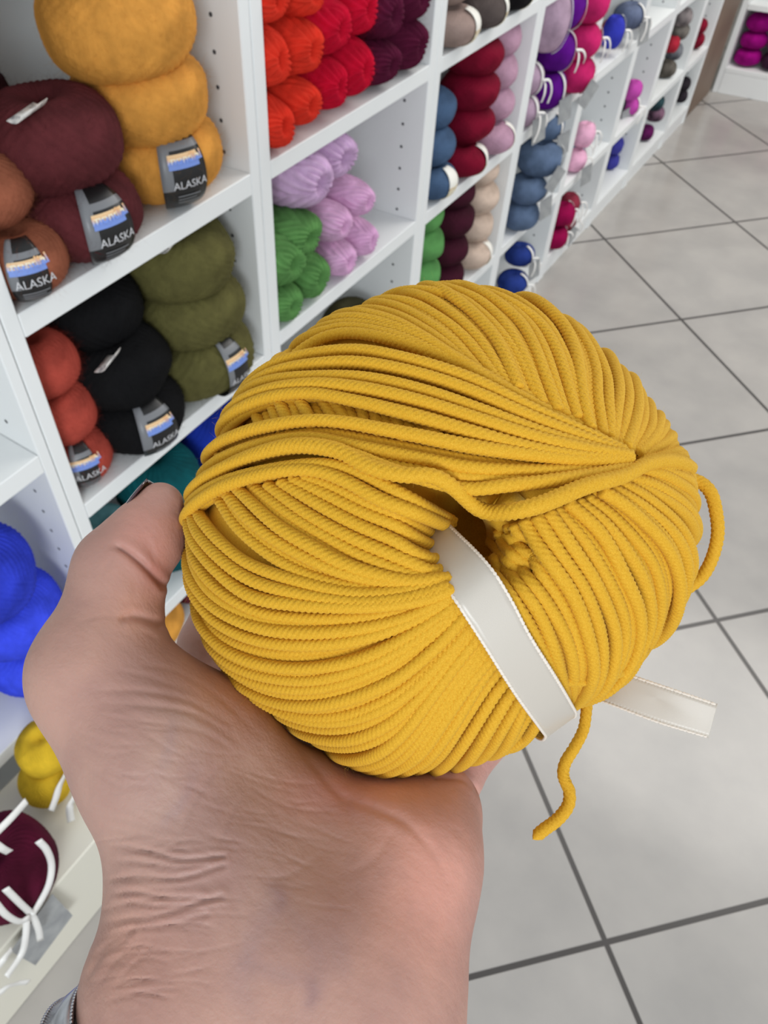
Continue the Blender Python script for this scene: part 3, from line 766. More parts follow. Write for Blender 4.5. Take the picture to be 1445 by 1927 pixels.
def px2pa(q):
    q = np.asarray(q, float); dx = q[..., 0] - BC[0]; dy = q[..., 1] - BC[1]
    phi = np.arctan2(dy, dx); s = np.clip(np.hypot(dx, dy) / (rim(phi) - 9), 0, 0.9995)
    return phi, np.arcsin(s)

YR = 0.00142                              # yarn radius
class Tubes:
    def __init__(s): s.V = []; s.F = []; s.n = 0
    def add(s, P, r, seed, nseg=25, taper=False, pitch=0.0072, ply=5, lobe=0.17, bead=0):
        """one strand of four-ply yarn along P"""
        P = np.asarray(P, float)
        L = np.r_[0, np.cumsum(np.linalg.norm(np.diff(P, axis=0), axis=1))]
        n = max(4, int(L[-1] / 0.00042))
        t = np.linspace(0, L[-1], n)
        P = np.stack([np.interp(t, L, P[:, k]) for k in range(3)], 1)
        kk = np.ones(5) / 5
        for k in range(3):
            P[:, k] = np.convolve(np.r_[[P[0, k]] * 2, P[:, k], [P[-1, k]] * 2], kk, 'valid')
        T = np.gradient(P, axis=0); T /= np.linalg.norm(T, axis=1)[:, None] + 1e-15
        ref = P - near(BC[0], BC[1], D0); ref /= np.linalg.norm(ref, axis=1)[:, None]
        N = ref - (ref * T).sum(1)[:, None] * T; N /= np.linalg.norm(N, axis=1)[:, None] + 1e-15
        B = np.cross(T, N)
        rg = np.random.default_rng(seed)
        th = np.linspace(0, 2 * np.pi, nseg, endpoint=False)
        tw = 2 * np.pi * t / pitch * (1 + 0) + rg.uniform(0, 6)
        ph = tw + 0.5 * np.sin(t / 0.011 + rg.uniform(0, 6))
        R = r * (1 + 0.05 * np.sin(t / 0.009 + rg.uniform(0, 6)))[:, None] * (1 - lobe + lobe * 2 * np.abs(np.cos(ply / 2 * (th[None, :] + ph[:, None]))) ** 0.9)
        if bead: R = R * (.45 + .75 * np.abs(np.sin(np.pi * t / bead)))[:, None]
        R[0] *= .1; R[-1] *= .1; R[1] *= .75; R[-2] *= .75
        if taper: R = R * np.clip((L[-1] - t) / 0.002, 0.25, 1)[:, None]
        V = P[:, None, :] + R[..., None] * (np.cos(th)[None, :, None] * N[:, None, :] + np.sin(th)[None, :, None] * B[:, None, :])
        i = np.arange(n - 1)[:, None] * nseg; j = np.arange(nseg)[None, :]; j2 = (j + 1) % nseg
        F = np.stack([i + j, i + nseg + j, i + nseg + j2, i + j2], -1).reshape(-1, 4) + s.n
        s.V.append(V.reshape(-1, 3)); s.F.append(F); s.n += n * nseg
    def build(s, name, mat, parent=None, loc=None): return quads_obj(name, np.vstack(s.V), np.vstack(s.F), mat, parent, loc)

M_hero = base_mat('golden_wool', (222, 172, 34), 0.75, 0.25, sheen=0.25)
vary(M_hero, (206, 152, 28), (224, 174, 50), 3200, 2, lo=0.3, hi=0.7)
bump(M_hero, 5000, 0.2, 0.00015, 2)
M_hero.node_tree.nodes['Principled BSDF'].inputs['Sheen Tint'].default_value = s2l((250, 220, 130))

RNG = np.random.default_rng(7)
def family(tb, guides, spacing=21.0, off=0.0, ext=(1.1, 1.1), dimple=True, jit=0.00062, under=True, r=YR, lift=None):
    """strands interpolated between neighbouring guide curves"""
    G = [smooth_path(np.array(g_, float), 40) for g_ in guides]
    out = []
    for a, b in zip(G[:-1], G[1:]):
        d = np.linalg.norm(a - b, axis=1); n = max(1, int(round(np.percentile(d, 66) / spacing)))
        for k in range(n): out.append(a + (b - a) * (k / n))
    out.append(G[-1])
    layers = [(0.0, 0.0)] + ([(-0.0021, 0.5)] if under else [])
    for dz, sh in layers:
        for i, q in enumerate(out):
            if sh:
                if i + 1 >= len(out): continue
                q = q * 0.5 + out[i + 1] * 0.5
            w = RNG.normal(0, 3.0, 2); tt = np.linspace(0, 1, len(q))
            q = q + np.stack([w[0] * np.sin(tt * 5 + w[1]), w[1] * np.sin(tt * 4 + w[0])], 1)
            phi, al = px2pa(q); phi = np.unwrap(phi)
            kp = np.where(al < 1.36)[0]
            if len(kp) < 8: continue
            phi = phi[kp[0]:kp[-1] + 1]; al = al[kp[0]:kp[-1] + 1]
            # keep winding round the side
            def tail(i0, i1, e):
                if al[i0] < 1.02 or e <= 0: return None
                sa = al[i0] - al[i1]; sp = phi[i0] - phi[i1]
                if sa <= 0.02: sa = 0.02
                k = min(1.6, max(-1.6, sp / sa))
                aa = np.linspace(al[i0], min(al[i0] + e, 2.9), 30)[1:]
                kk = k * np.exp(-(aa - al[i0]) / 0.5) + 0.25 * (1 - np.exp(-(aa - al[i0])))
                pp = phi[i0] + np.cumsum(kk) * (aa[1] - aa[0])
                return pp, aa
            h = tail(0, 4, ext[0]); t_ = tail(-1, -5, ext[1])
            if h is not None: phi = np.r_[h[0][::-1], phi]; al = np.r_[h[1][::-1], al]
            if t_ is not None: phi = np.r_[phi, t_[0]]; al = np.r_[al, t_[1]]
            n_ = surf_n(phi, al, dimple)
            P = surf(phi, al, 0, dimple) + n_ * (off + dz + RNG.normal(0, jit))
            if lift is not None and not sh:
                P = P + n_ * (lift * np.sin(np.linspace(0, np.pi, len(P))))[:, None]
            tb.add(P, r, int(RNG.integers(1e6)), 25 if not sh else 10)
root = near(BC[0], BC[1], D0)
# wound core under the strands
th = np.linspace(0, math.pi, 60); ph = np.linspace(-math.pi, math.pi, 120, endpoint=False)
T_, P_ = np.meshgrid(th, ph, indexing='ij')
cu = surf(P_, T_) - surf_n(P_.ravel(), T_.ravel()).reshape(60, 120, 3) * 0.0032
F = [(i * 120 + j, i * 120 + (j + 1) % 120, (i + 1) * 120 + (j + 1) % 120, (i + 1) * 120 + j) for i in range(59) for j in range(120)]
V = cu.reshape(-1, 3)
hero = mesh_obj('yarn_ball', V, F, M_hero, loc=root)
tag(hero, 'big golden yellow ball of yarn held in the palm, tied with a cream satin ribbon', 'yarn')

tb = Tubes()
# far side: long even wraps
for k in range(46):
    p0 = -math.pi + 2 * math.pi * k / 46
    aa = np.linspace(1.75, 2.85, 24); pp = p0 + 0.9 * (aa - 1.25)
    tb.add(surf(pp, aa) - surf_n(pp, aa) * 0.0020, YR * 1.05, k, 8)
for k in range(40):
    p0 = -math.pi + 2 * math.pi * k / 40
    aa = np.linspace(1.85, 2.8, 24); pp = p0 - 1.2 * (aa - 1.3)
    tb.add(surf(pp, aa) - surf_n(pp, aa) * 0.0002, YR * 1.05, 100 + k, 8)
# inside of the hole
for k in range(1):
    q = np.array([(886 + (62 + 3 * k) * math.cos(t) * math.cos(.62) - 40 * math.sin(t) * math.sin(.62), 1000 + (62 + 3 * k) * math.cos(t) * math.sin(.62) + 40 * math.sin(t) * math.cos(.62)) for t in np.linspace(k * .7, k * .7 + 3.2, 16)])
    f_, a_ = px2pa(q); f_ = np.unwrap(f_)
    tb.add(surf(f_, a_) + surf_n(f_, a_) * (-0.0014 - 0.0004 * k), YR, 300 + k)

F1 = [[(508,713),(577,652),(641,628),(722,636),(802,660),(883,694),(966,732),(1049,777),(1140,832)],
      [(561,636),(609,604),(669,592),(742,608),(802,640),(854,676),(920,722),(1000,765)],
      [(621,600),(681,572),(742,572),(802,600),(850,636),(898,692),(945,745)],
      [(690,560),(760,545),(820,548),(860,570),(904,608),(941,657),(975,742)],
      [(830,540),(890,550),(935,575),(974,612),(999,657),(1020,712),(1048,785)],
      [(900,541),(966,562),(1024,604),(1054,657),(1072,719),(1084,770),(1098,812)],
      [(975,556),(1049,595),(1097,646),(1117,699),(1120,753),(1130,825)],
      [(1045,585),(1124,645),(1163,694),(1180,740),(1174,790),(1160,842)],
      [(1110,635),(1178,692),(1214,753),(1222,802),(1190,855)],
      [(1165,686),(1222,742),(1256,800),(1250,830),(1205,860)],
      [(1225,757),(1268,818),(1272,846),(1240,862),(1200,868)],
      [(1270,828),(1288,868),(1255,880),(1205,878)]]
F2a = [[(470,735),(540,690),(660,670),(760,686),(880,724),(985,775),(1085,820),(1165,858)],
       [(430,782),(500,735),(600,722),(700,722),(800,742),(898,775),(1010,818),(1100,846),(1172,864)],
       [(408,812),(495,765),(581,750),(661,762),(762,786),(898,825),(1000,852),(1090,866),(1175,870)]]
F2b = [[(392,852),(490,815),(610,801),(750,824),(880,850),(1000,866),(1090,874),(1175,874)],
       [(376,885),(470,846),(577,828),(681,846),(800,868),(924,886),(1049,888),(1165,880)],
       [(366,925),(455,878),(565,850),(660,862),(750,895),(850,908),(960,916),(1080,902),(1172,884)]]
F2c = [[(362,945),(440,905),(545,880),(625,878),(690,900),(755,935),(810,965),(850,985)],
       [(357,965),(425,922),(515,895),(590,890),(650,908),(720,945),(790,975),(835,995)]]
F4 = [[(585,885),(640,900),(701,930),(762,955),(815,985),(850,1000)],
      [(545,895),(600,920),(680,962),(750,990),(808,1020),(848,1030)],
      [(493,905),(561,955),(641,1000),(721,1036),(806,1068),(852,1062)],
      [(440,912),(513,985),(581,1030),(661,1071),(770,1096),(850,1085)],
      [(400,930),(438,990),(505,1046),(585,1087),(673,1107),(780,1106),(852,1092)]]
F5 = [[(364,960),(405,1012),(465,1060),(561,1095),(661,1119),(745,1117),(845,1098)],
      [(350,1005),(400,1067),(473,1122),(561,1140),(681,1143),(780,1130),(850,1106)],
      [(346,1065),(385,1128),(440,1165),(521,1187),(641,1187),(762,1163),(855,1118)],
      [(350,1125),(402,1192),(480,1226),(581,1231),(681,1215),(782,1171),(862,1124)],
      [(368,1180),(420,1243),(500,1276),(600,1280),(710,1245),(800,1190),(872,1132)],
      [(405,1240),(470,1296),(540,1322),(630,1318),(730,1280),(810,1220),(884,1142)],
      [(455,1298),(530,1345),(610,1362),(690,1345),(770,1295),(840,1220),(898,1155)],
      [(510,1345),(590,1395),(665,1402),(735,1372),(800,1310),(860,1230),(910,1166)],
      [(570,1390),(650,1438),(720,1432),(778,1385),(830,1310),(880,1240),(924,1180)],
      [(640,1432),(710,1458),(775,1425),(820,1360),(865,1290),(905,1235),(940,1200)],
      [(745,1460),(800,1432),(845,1370),(888,1300),(925,1250),(956,1222)],
      [(830,1458),(868,1410),(905,1350),(938,1300),(975,1255)],
      [(905,1440),(935,1395),(962,1350),(1000,1290)],
      [(960,1412),(990,1360),(1025,1290)]]
F7 = [[(985,1396),(1012,1350),(1030,1290)], [(1022,1366),(1040,1330),(1046,1280)], [(1058,1338),(1060,1310),(1056,1270)], [(1090,1318),(1080,1290),(1070,1250)]]
F6 = [[(912,1062),(945,1100),(985,1160),(1022,1230),(1050,1290)],
      [(930,1040),(960,1085),(1010,1150),(1040,1215),(1062,1300)],
      [(945,985),(972,1060),(1022,1125),(1060,1190),(1078,1250),(1078,1312)],
      [(985,972),(1022,1040),(1073,1113),(1103,1190),(1115,1262),(1096,1318)],
      [(1025,958),(1073,1027),(1124,1105),(1156,1190),(1150,1262),(1120,1314)],
      [(1060,946),(1124,1004),(1168,1078),(1200,1150),(1196,1220),(1150,1306)],
      [(1100,932),(1160,974),(1226,1048),(1248,1118),(1240,1180),(1195,1268)],
      [(1140,915),(1209,958),(1268,1012),(1290,1072),(1278,1140)],
      [(1170,900),(1230,925),(1290,968),(1312,1015),(1308,1075)],
      [(1192,888),(1250,902),(1302,928),(1316,968)],
      [(1205,876),(1262,872),(1300,896)]]
cross = [[(470,760),(480,790),(492,815)], [(560,742),(575,775),(590,808)], [(640,740),(660,775),(675,815)], [(720,755),(745,790),(760,830)], [(800,770),(830,800),(850,835)]]
family(tb, F4, 23.5, -0.0006)
family(tb, F6, 24, 0.0)
family(tb, F7[:2], 24, 0.0, ext=(.5, 0))
family(tb, F5, 24, 0.0)
family(tb, F1, 24.5, 0.0005)
family(tb, cross, 21, -0.0012, under=False)
family(tb, F2a, 24, 0.0021, dimple=0.3)
family(tb, F2b, 24, 0.0018, dimple=0.3)
family(tb, F2c, 25, 0.0012, dimple=0.6)
strands = tb.build('wound_strands', M_hero, hero)
# single raised strand across the top of the hole
tb = Tubes()
q = smooth_path([(395,905),(470,868),(560,846),(640,856),(700,888),(760,905),(812,908),(850,930),(895,968),(940,972),(1000,958),(1080,925),(1150,905),(1200,880),(1250,872),(1290,884)], 60)
f_, a_ = px2pa(q); f_ = np.unwrap(f_)
tb.add(surf(f_, a_, 0, 0.25) + surf_n(f_, a_, False) * (np.interp(np.linspace(0, 1, 60), [0, .3, .5, .8, 1], [.0014, .0026, .0042, .0038, .0016]))[:, None], YR * 1.15, 5)
tb.build('loose_strand', M_hero, hero)
# loop standing off the far edge and the cut tail
tb = Tubes()
q = smooth_path([(1280,905,.212),(1308,903,.212),(1336,925,.210),(1348,968,.209),(1350,1010,.209),(1338,1055,.211),(1318,1088,.213),(1285,1112,.214)], 40)
tb.add(near(q[:, 0], q[:, 1], q[:, 2]), YR * 1.12, 8)
tag(tb.build('yarn_loop', M_hero, hero))
tb = Tubes()
q = smooth_path([(1108,1290,.207),(1104,1330,.206),(1098,1372,.205),(1080,1408,.203),(1063,1436,.202),(1060,1462,.201),(1071,1488,.200),(1069,1516,.199),(1048,1543,.198),(1022,1562,.197),(1001,1581,.196)], 60)
tb.add(near(q[:, 0], q[:, 1], q[:, 2]), YR * 0.98, 9, taper=True)
tb.build('yarn_tail', M_hero, hero)

# fuzz
def fuzz(n, seed):
    rg = np.random.default_rng(seed); V = []; F = []
    pv = strands.data.vertices; co = np.empty(len(pv) * 3); pv.foreach_get('co', co); co = co.reshape(-1, 3) + WL[strands.name]
    nr = np.empty(len(pv) * 3); pv.foreach_get('normal', nr); nr = nr.reshape(-1, 3)
    u, v, d = topx(co); idx = np.where(d < D0 + .012)[0]
    ctr = near(BC[0], BC[1], D0)
    view = (co - EYE); view /= np.linalg.norm(view, axis=1)[:, None]
    edge = np.abs((nr * view).sum(1))
    pr = np.where(edge[idx] < 0.45, 1.0, 0.25)
    pick = rg.choice(idx, n, p=pr / pr.sum())
    a_ = hairs(co[pick], nr[pick], n, 4, .0008, .0034, .00002); b_ = hairs(co[pick[:n // 10]], nr[pick[:n // 10]], n // 10, 5, .003, .0065, .00002)
    return np.vstack([a_[0], b_[0]]), np.vstack([a_[1], b_[1] + len(a_[0])])
V, F = fuzz(14000, 3)
M_fuzz = base_mat('wool_fuzz', (232, 196, 84), 0.8, 0.2)
tag(quads_obj('fuzz', V, F, M_fuzz, hero), kind='stuff')

# satin ribbon: from the hole, over the front, round behind, and its free end
def ribbon_grid(name, Lf, Rt, mat, parent, nw=8, picot=True):
    n = 150
    A = smooth_path(Lf, n); B = smooth_path(Rt, n)
    V = []; 
    W = B - A; wl = np.linalg.norm(W, axis=1)[:, None]; Wn = W / wl
    s_ = np.r_[0, np.cumsum(np.linalg.norm(np.diff(A, axis=0), axis=1))]
    pc = 0.00022 * np.abs(np.sin(np.pi * s_ / 0.0009))[:, None] if picot else 0
    A2 = A - Wn * pc; B2 = B + Wn * pc
    for i in range(n):
        for j in range(nw):
            t = j / (nw - 1); V.append(A2[i] * (1 - t) + B2[i] * t)
    F = [(i * nw + j, i * nw + j + 1, (i + 1) * nw + j + 1, (i + 1) * nw + j) for i in range(n - 1) for j in range(nw - 1)]
    uv = [(j / (nw - 1), s_[i] * 100) for i in range(n) for j in range(nw)]
    o = mesh_obj(name, V, F, mat, parent, uv=uv)
    sm = o.modifiers.new('s', 'SOLIDIFY'); sm.thickness = .00035; sm.offset = 0
    # corded selvedge down both edges
    for E_, sgn in ((A, 1), (B, -1)):
        tb_ = Tubes(); inner = E_ + Wn * sgn * .0001
        tb_.add(inner, .00040, 1, nseg=8, pitch=1.0, ply=4, lobe=.0, bead=.00105); tb_.build('ribbon_edge', M_edge, o)
    return o
M_rib = base_mat('cream_satin', (196, 188, 177), 0.34, 0.6)
M_rib.node_tree.nodes['Principled BSDF'].inputs['Anisotropic'].default_value = 0.6
bump(M_rib, 6000, 0.12, 0.0002, 2)
M_edge = base_mat('ribbon_cord', (228, 218, 206), 0.5)
def path_on(q, off, dim):
    q = smooth_path(q, 40); f_, a_ = px2pa(q); f_ = np.unwrap(f_)
    return f_, a_
Lq = smooth_path([(806,1012),(807,1050),(830,1090),(862,1142),(900,1202),(955,1290),(1010,1366)], 50)
Rq = smooth_path([(848,965),(870,1000),(912,1060),(955,1124),(992,1190),(1032,1254),(1070,1318)], 50)
def lay(q, e=True):
    f_, a_ = px2pa(q); f_ = np.unwrap(f_)
    P = surf(f_, a_, 0, False) + surf_n(f_, a_, False) * 0.0030
    t = np.linspace(0, 1, len(q)); down = np.clip((0.34 - t) / 0.34, 0, 1) ** 1.6
    P = P + RC[2] * (down * 0.026)[:, None]
    # go on round the side and behind
    aa = np.linspace(a_[-1], 2.5, 14)[1:]; pp = f_[-1] + 0.10 * (aa - a_[-1])
    return np.vstack([P, surf(pp, aa, 0, False) + surf_n(pp, aa, False) * 0.0030])
rib = ribbon_grid('satin_ribbon', lay(Lq), lay(Rq), M_rib, hero)
def flat(q): q = smooth_path(np.array(q, float), 40); return near(q[:, 0], q[:, 1], q[:, 2])
ribbon_grid('ribbon_tail', flat([(1105,1310,.222),(1160,1330,.216),(1240,1360,.211),(1333,1388,.207)]), flat([(1140,1250,.220),(1186,1270,.215),(1262,1296,.210),(1350,1326,.206)]), M_rib, hero)

# ================================================================ the hand
def cap(p0, p1):
    """(u, v, depth, radius mm) twice -> tapered limb piece in camera space"""
    a = np.array([(p0[0] - CX) / FPX * p0[2], (p0[1] - CY) / FPX * p0[2], p0[2]]); b = np.array([(p1[0] - CX) / FPX * p1[2], (p1[1] - CY) / FPX * p1[2], p1[2]])
    return a, b, p0[3] / 1000, p1[3] / 1000
K_ = .006
LIMBS = [ # wrist and forearm
 (cap((330,2350,.158,25), (330,1880,.176,20)), .010), (cap((640,2350,.158,26), (672,1850,.178,22.5)), .010), (cap((480,2350,.160,26), (500,1800,.182,22)), .012),
 # heel of the thumb
 (cap((330,1880,.176,20), (392,1640,.190,20.5)), .010), (cap((392,1640,.190,20.5), (300,1420,.197,20.5)), .010), (cap((300,1420,.197,20.5), (188,1262,.203,17.5)), .010),
 (cap((190,1290,.203,15), (400,1395,.205,13.5)), .010), (cap((400,1395,.205,14), (560,1545,.203,16)), .010), (cap((212,1250,.205,14), (262,1257,.206,6.6)), .004), (cap((392,1640,.190,20.5), (560,1560,.203,16)), .010),
 # palm
 (cap((500,1800,.182,22), (580,1620,.203,19)), .012), (cap((672,1850,.178,22.5), (760,1620,.192,17.5)), .012), (cap((760,1620,.192,17.5), (815,1525,.206,13.2)), .010),
 (cap((580,1620,.205,18), (700,1500,.226,14)), .012), (cap((700,1500,.226,14), (835,1465,.226,10.5)), .008), (cap((560,1560,.215,15), (450,1300,.244,11)), .012),
 (cap((600,1560,.222,14), (580,1290,.256,11)), .012), (cap((680,1540,.222,14), (700,1320,.258,10.5)), .012),
 (cap((450,1300,.244,10.5), (700,1330,.258,10)), .010), (cap((700,1330,.258,10), (830,1440,.238,10)), .010),
 # thumb
 (cap((186,1262,.203,17.0), (216,1130,.208,12.7)), .006), (cap((216,1130,.208,12.7), (220,1072,.210,12.2)), .004),
 (cap((226,1074,.210,12.0), (274,1012,.213,10.9)), .0035), (cap((274,1012,.213,10.9), (302,952,.214,6.9)), .003),
 # index, middle, ring and little finger curled up behind the ball
 (cap((440,1290,.246,10.5), (388,1218,.250,9.0)), .004), (cap((388,1218,.250,9.0), (430,1090,.262,8.4)), .004), (cap((430,1090,.262,8.4), (460,1010,.264,8.2)), .003), (cap((450,1010,.264,8.2), (505,930,.256,7.4)), .003),
 (cap((580,1290,.256,10.5), (590,1120,.272,9.2)), .005), (cap((590,1120,.272,9.2), (640,980,.268,8.2)), .003), (cap((640,980,.268,8.2), (680,890,.258,7.4)), .003),
 (cap((700,1320,.258,10.2), (740,1160,.272,8.8)), .005), (cap((740,1160,.272,8.8), (800,1040,.268,8.0)), .003), (cap((800,1040,.268,8.0), (840,960,.260,7.2)), .003),
 (cap((838,1455,.230,9.6), (935,1362,.242,8.0)), .004), (cap((935,1362,.242,8.0), (985,1270,.252,7.0)), .003), (cap((985,1270,.252,7.0), (1000,1190,.252,6.3)), .003),
]
lo = np.array([-.075, -.030, .125]); hi = np.array([.085, .172, .292])
H_ = 0.00115
ns = np.ceil((hi - lo) / H_).astype(int)
gx = [lo[k] + H_ * np.arange(ns[k]) for k in range(3)]
F0 = np.full(ns, 1.0, np.float32)
for (a, b, ra, rb), k in LIMBS:
    mn = np.minimum(a - ra, b - rb) - .026; mx = np.maximum(a + ra, b + rb) + .026
    sl = tuple(slice(max(0, int((mn[q] - lo[q]) / H_)), max(0, min(ns[q], int((mx[q] - lo[q]) / H_) + 1))) for q in range(3))
    if any(s_.stop <= s_.start for s_ in sl): continue
    X, Y, Z = np.meshgrid(*[gx[q][sl[q]].astype(np.float32) for q in range(3)], indexing='ij', sparse=True)
    ba = b - a; L2 = float(ba @ ba)
    t = np.clip(((X - a[0]) * ba[0] + (Y - a[1]) * ba[1] + (Z - a[2]) * ba[2]) / L2, 0, 1)
    d = np.sqrt((X - a[0] - t * ba[0]) ** 2 + (Y - a[1] - t * ba[1]) ** 2 + (Z - a[2] - t * ba[2]) ** 2) - (ra + t * (rb - ra))
    c = F0[sl]; h = np.maximum(k - np.abs(c - d), 0) / k
    F0[sl] = np.minimum(c, d) - h * h * k * 0.25
F0[:, -1, :] = np.maximum(F0[:, -1, :], .001)
def surface_nets(Fv, lo, h):
    ins = Fv < 0
    nx, ny, nz = Fv.shape
    cnt = np.zeros((nx - 1, ny - 1, nz - 1), np.float32); acc = np.zeros((nx - 1, ny - 1, nz - 1, 3), np.float32)
    cor = [(i, j, k) for i in (0, 1) for j in (0, 1) for k in (0, 1)]
    def sub(A, c): return A[c[0]:c[0] + nx - 1, c[1]:c[1] + ny - 1, c[2]:c[2] + nz - 1]
    for c in cor:
        for ax in range(3):
            if c[ax] == 1: continue
            d = list(c); d[ax] = 1
            A = sub(Fv, c); B = sub(Fv, d); m = (A < 0) != (B < 0)
            t = np.where(m, A / np.where(m, A - B, 1), 0)
            cnt += m
            for q in range(3):
                acc[..., q] += m * ((c[q]) + (t if q == ax else 0))
    act = cnt > 0
    idx = -np.ones(act.shape, np.int64); idx[act] = np.arange(act.sum())
    P = acc[act] / cnt[act][:, None]
    ijk = np.argwhere(act)
    V = lo + (ijk + P) * h
    Q = []
    for ax in range(3):
        b, c = (ax + 1) % 3, (ax + 2) % 3
        s0 = [slice(None)] * 3; s1 = [slice(None)] * 3
        s0[ax] = slice(0, -1); s1[ax] = slice(1, None)
        A = ins[tuple(s0)]; B = ins[tuple(s1)]
        e = np.argwhere(A != B)
        e = e[(e[:, b] > 0) & (e[:, c] > 0) & (e[:, b] < Fv.shape[b] - 1) & (e[:, c] < Fv.shape[c] - 1)]
        flip = A[tuple(e.T)]
        def g(db, dc):
            f = e.copy(); f[:, b] -= db; f[:, c] -= dc; return idx[tuple(f.T)]
        q = np.stack([g(1, 1), g(0, 1), g(0, 0), g(1, 0)], 1)
        q[~flip] = q[~flip][:, ::-1]
        Q.append(q)
    Q = np.vstack(Q); Q = Q[(Q >= 0).all(1)]
    return V, Q
HV, HQ = surface_nets(F0, lo, H_)
HV = HV @ RC + EYE
def smooth_mesh(V, Q, it, lam=.5):
    E_ = np.vstack([Q[:, [0, 1]], Q[:, [1, 2]], Q[:, [2, 3]], Q[:, [3, 0]]])
    deg = np.bincount(E_.ravel(), minlength=len(V)).astype(float)
    for _ in range(it):
        S = np.zeros_like(V)
        for k in range(3):
            S[:, k] = np.bincount(E_[:, 0], V[E_[:, 1], k], len(V)) + np.bincount(E_[:, 1], V[E_[:, 0], k], len(V))
        V = V + lam * (S / deg[:, None] - V)
    return V
HV = smooth_mesh(HV, HQ, 6)
hand = mesh_obj('hand', HV, HQ.astype(int), [base_mat('skin', (196, 150, 132), .5)], loc=HV.mean(0))
ss = hand.modifiers.new('s', 'SUBSURF'); ss.levels = 1; ss.render_levels = 1
dg = bpy.context.evaluated_depsgraph_get(); nm = bpy.data.meshes.new_from_object(hand.evaluated_get(dg))
hand.modifiers.clear(); hand.data = nm
nv = len(nm.vertices); co = np.empty(nv * 3); nm.vertices.foreach_get('co', co); co = co.reshape(-1, 3); no = np.empty(nv * 3); nm.vertices.foreach_get('normal', no); no = no.reshape(-1, 3)
Wd = co + WL['hand']; hu, hv_, hd = topx(Wd)
vw = Wd - EYE; vw /= np.linalg.norm(vw, axis=1)[:, None]; facing = -(no * vw).sum(1) > 0.02
front = facing & (hd < .232)
def pdist(poly):
    P = smooth_path(np.array(poly, float), 26); best = np.full(nv, 1e9); tb_ = np.zeros(nv)
    mn = P.min(0) - 60; mx = P.max(0) + 60
    m = front & (hu > mn[0]) & (hu < mx[0]) & (hv_ > mn[1]) & (hv_ < mx[1])
    ii = np.where(m)[0]
    for k in range(len(P) - 1):
        a, b = P[k], P[k + 1]; ab = b - a
        t = np.clip(((hu[ii] - a[0]) * ab[0] + (hv_[ii] - a[1]) * ab[1]) / (ab @ ab), 0, 1)
        d = np.hypot(hu[ii] - a[0] - t * ab[0], hv_[ii] - a[1] - t * ab[1])
        w = d < best[ii]; best[ii[w]] = d[w]; tb_[ii[w]] = (k + t[w]) / (len(P) - 1)
    return best, tb_
disp = np.zeros(nv)
def crease(poly, width, depth, fade=True, ridge=0.0):
    d, t = pdist(poly)
    f_ = np.sin(np.clip(t, 0.03, .97) * np.pi) ** .5 if fade else np.minimum(1, np.minimum(t, 1) / .18)
    disp[:] -= (depth * (.62 if width < 6 else .9)) / 1000 * np.exp(-(d / width) ** 2) * f_
    if ridge: disp[:] += ridge / 1000 * np.exp(-((d - 2.4 * width) / (1.5 * width)) ** 2) * f_
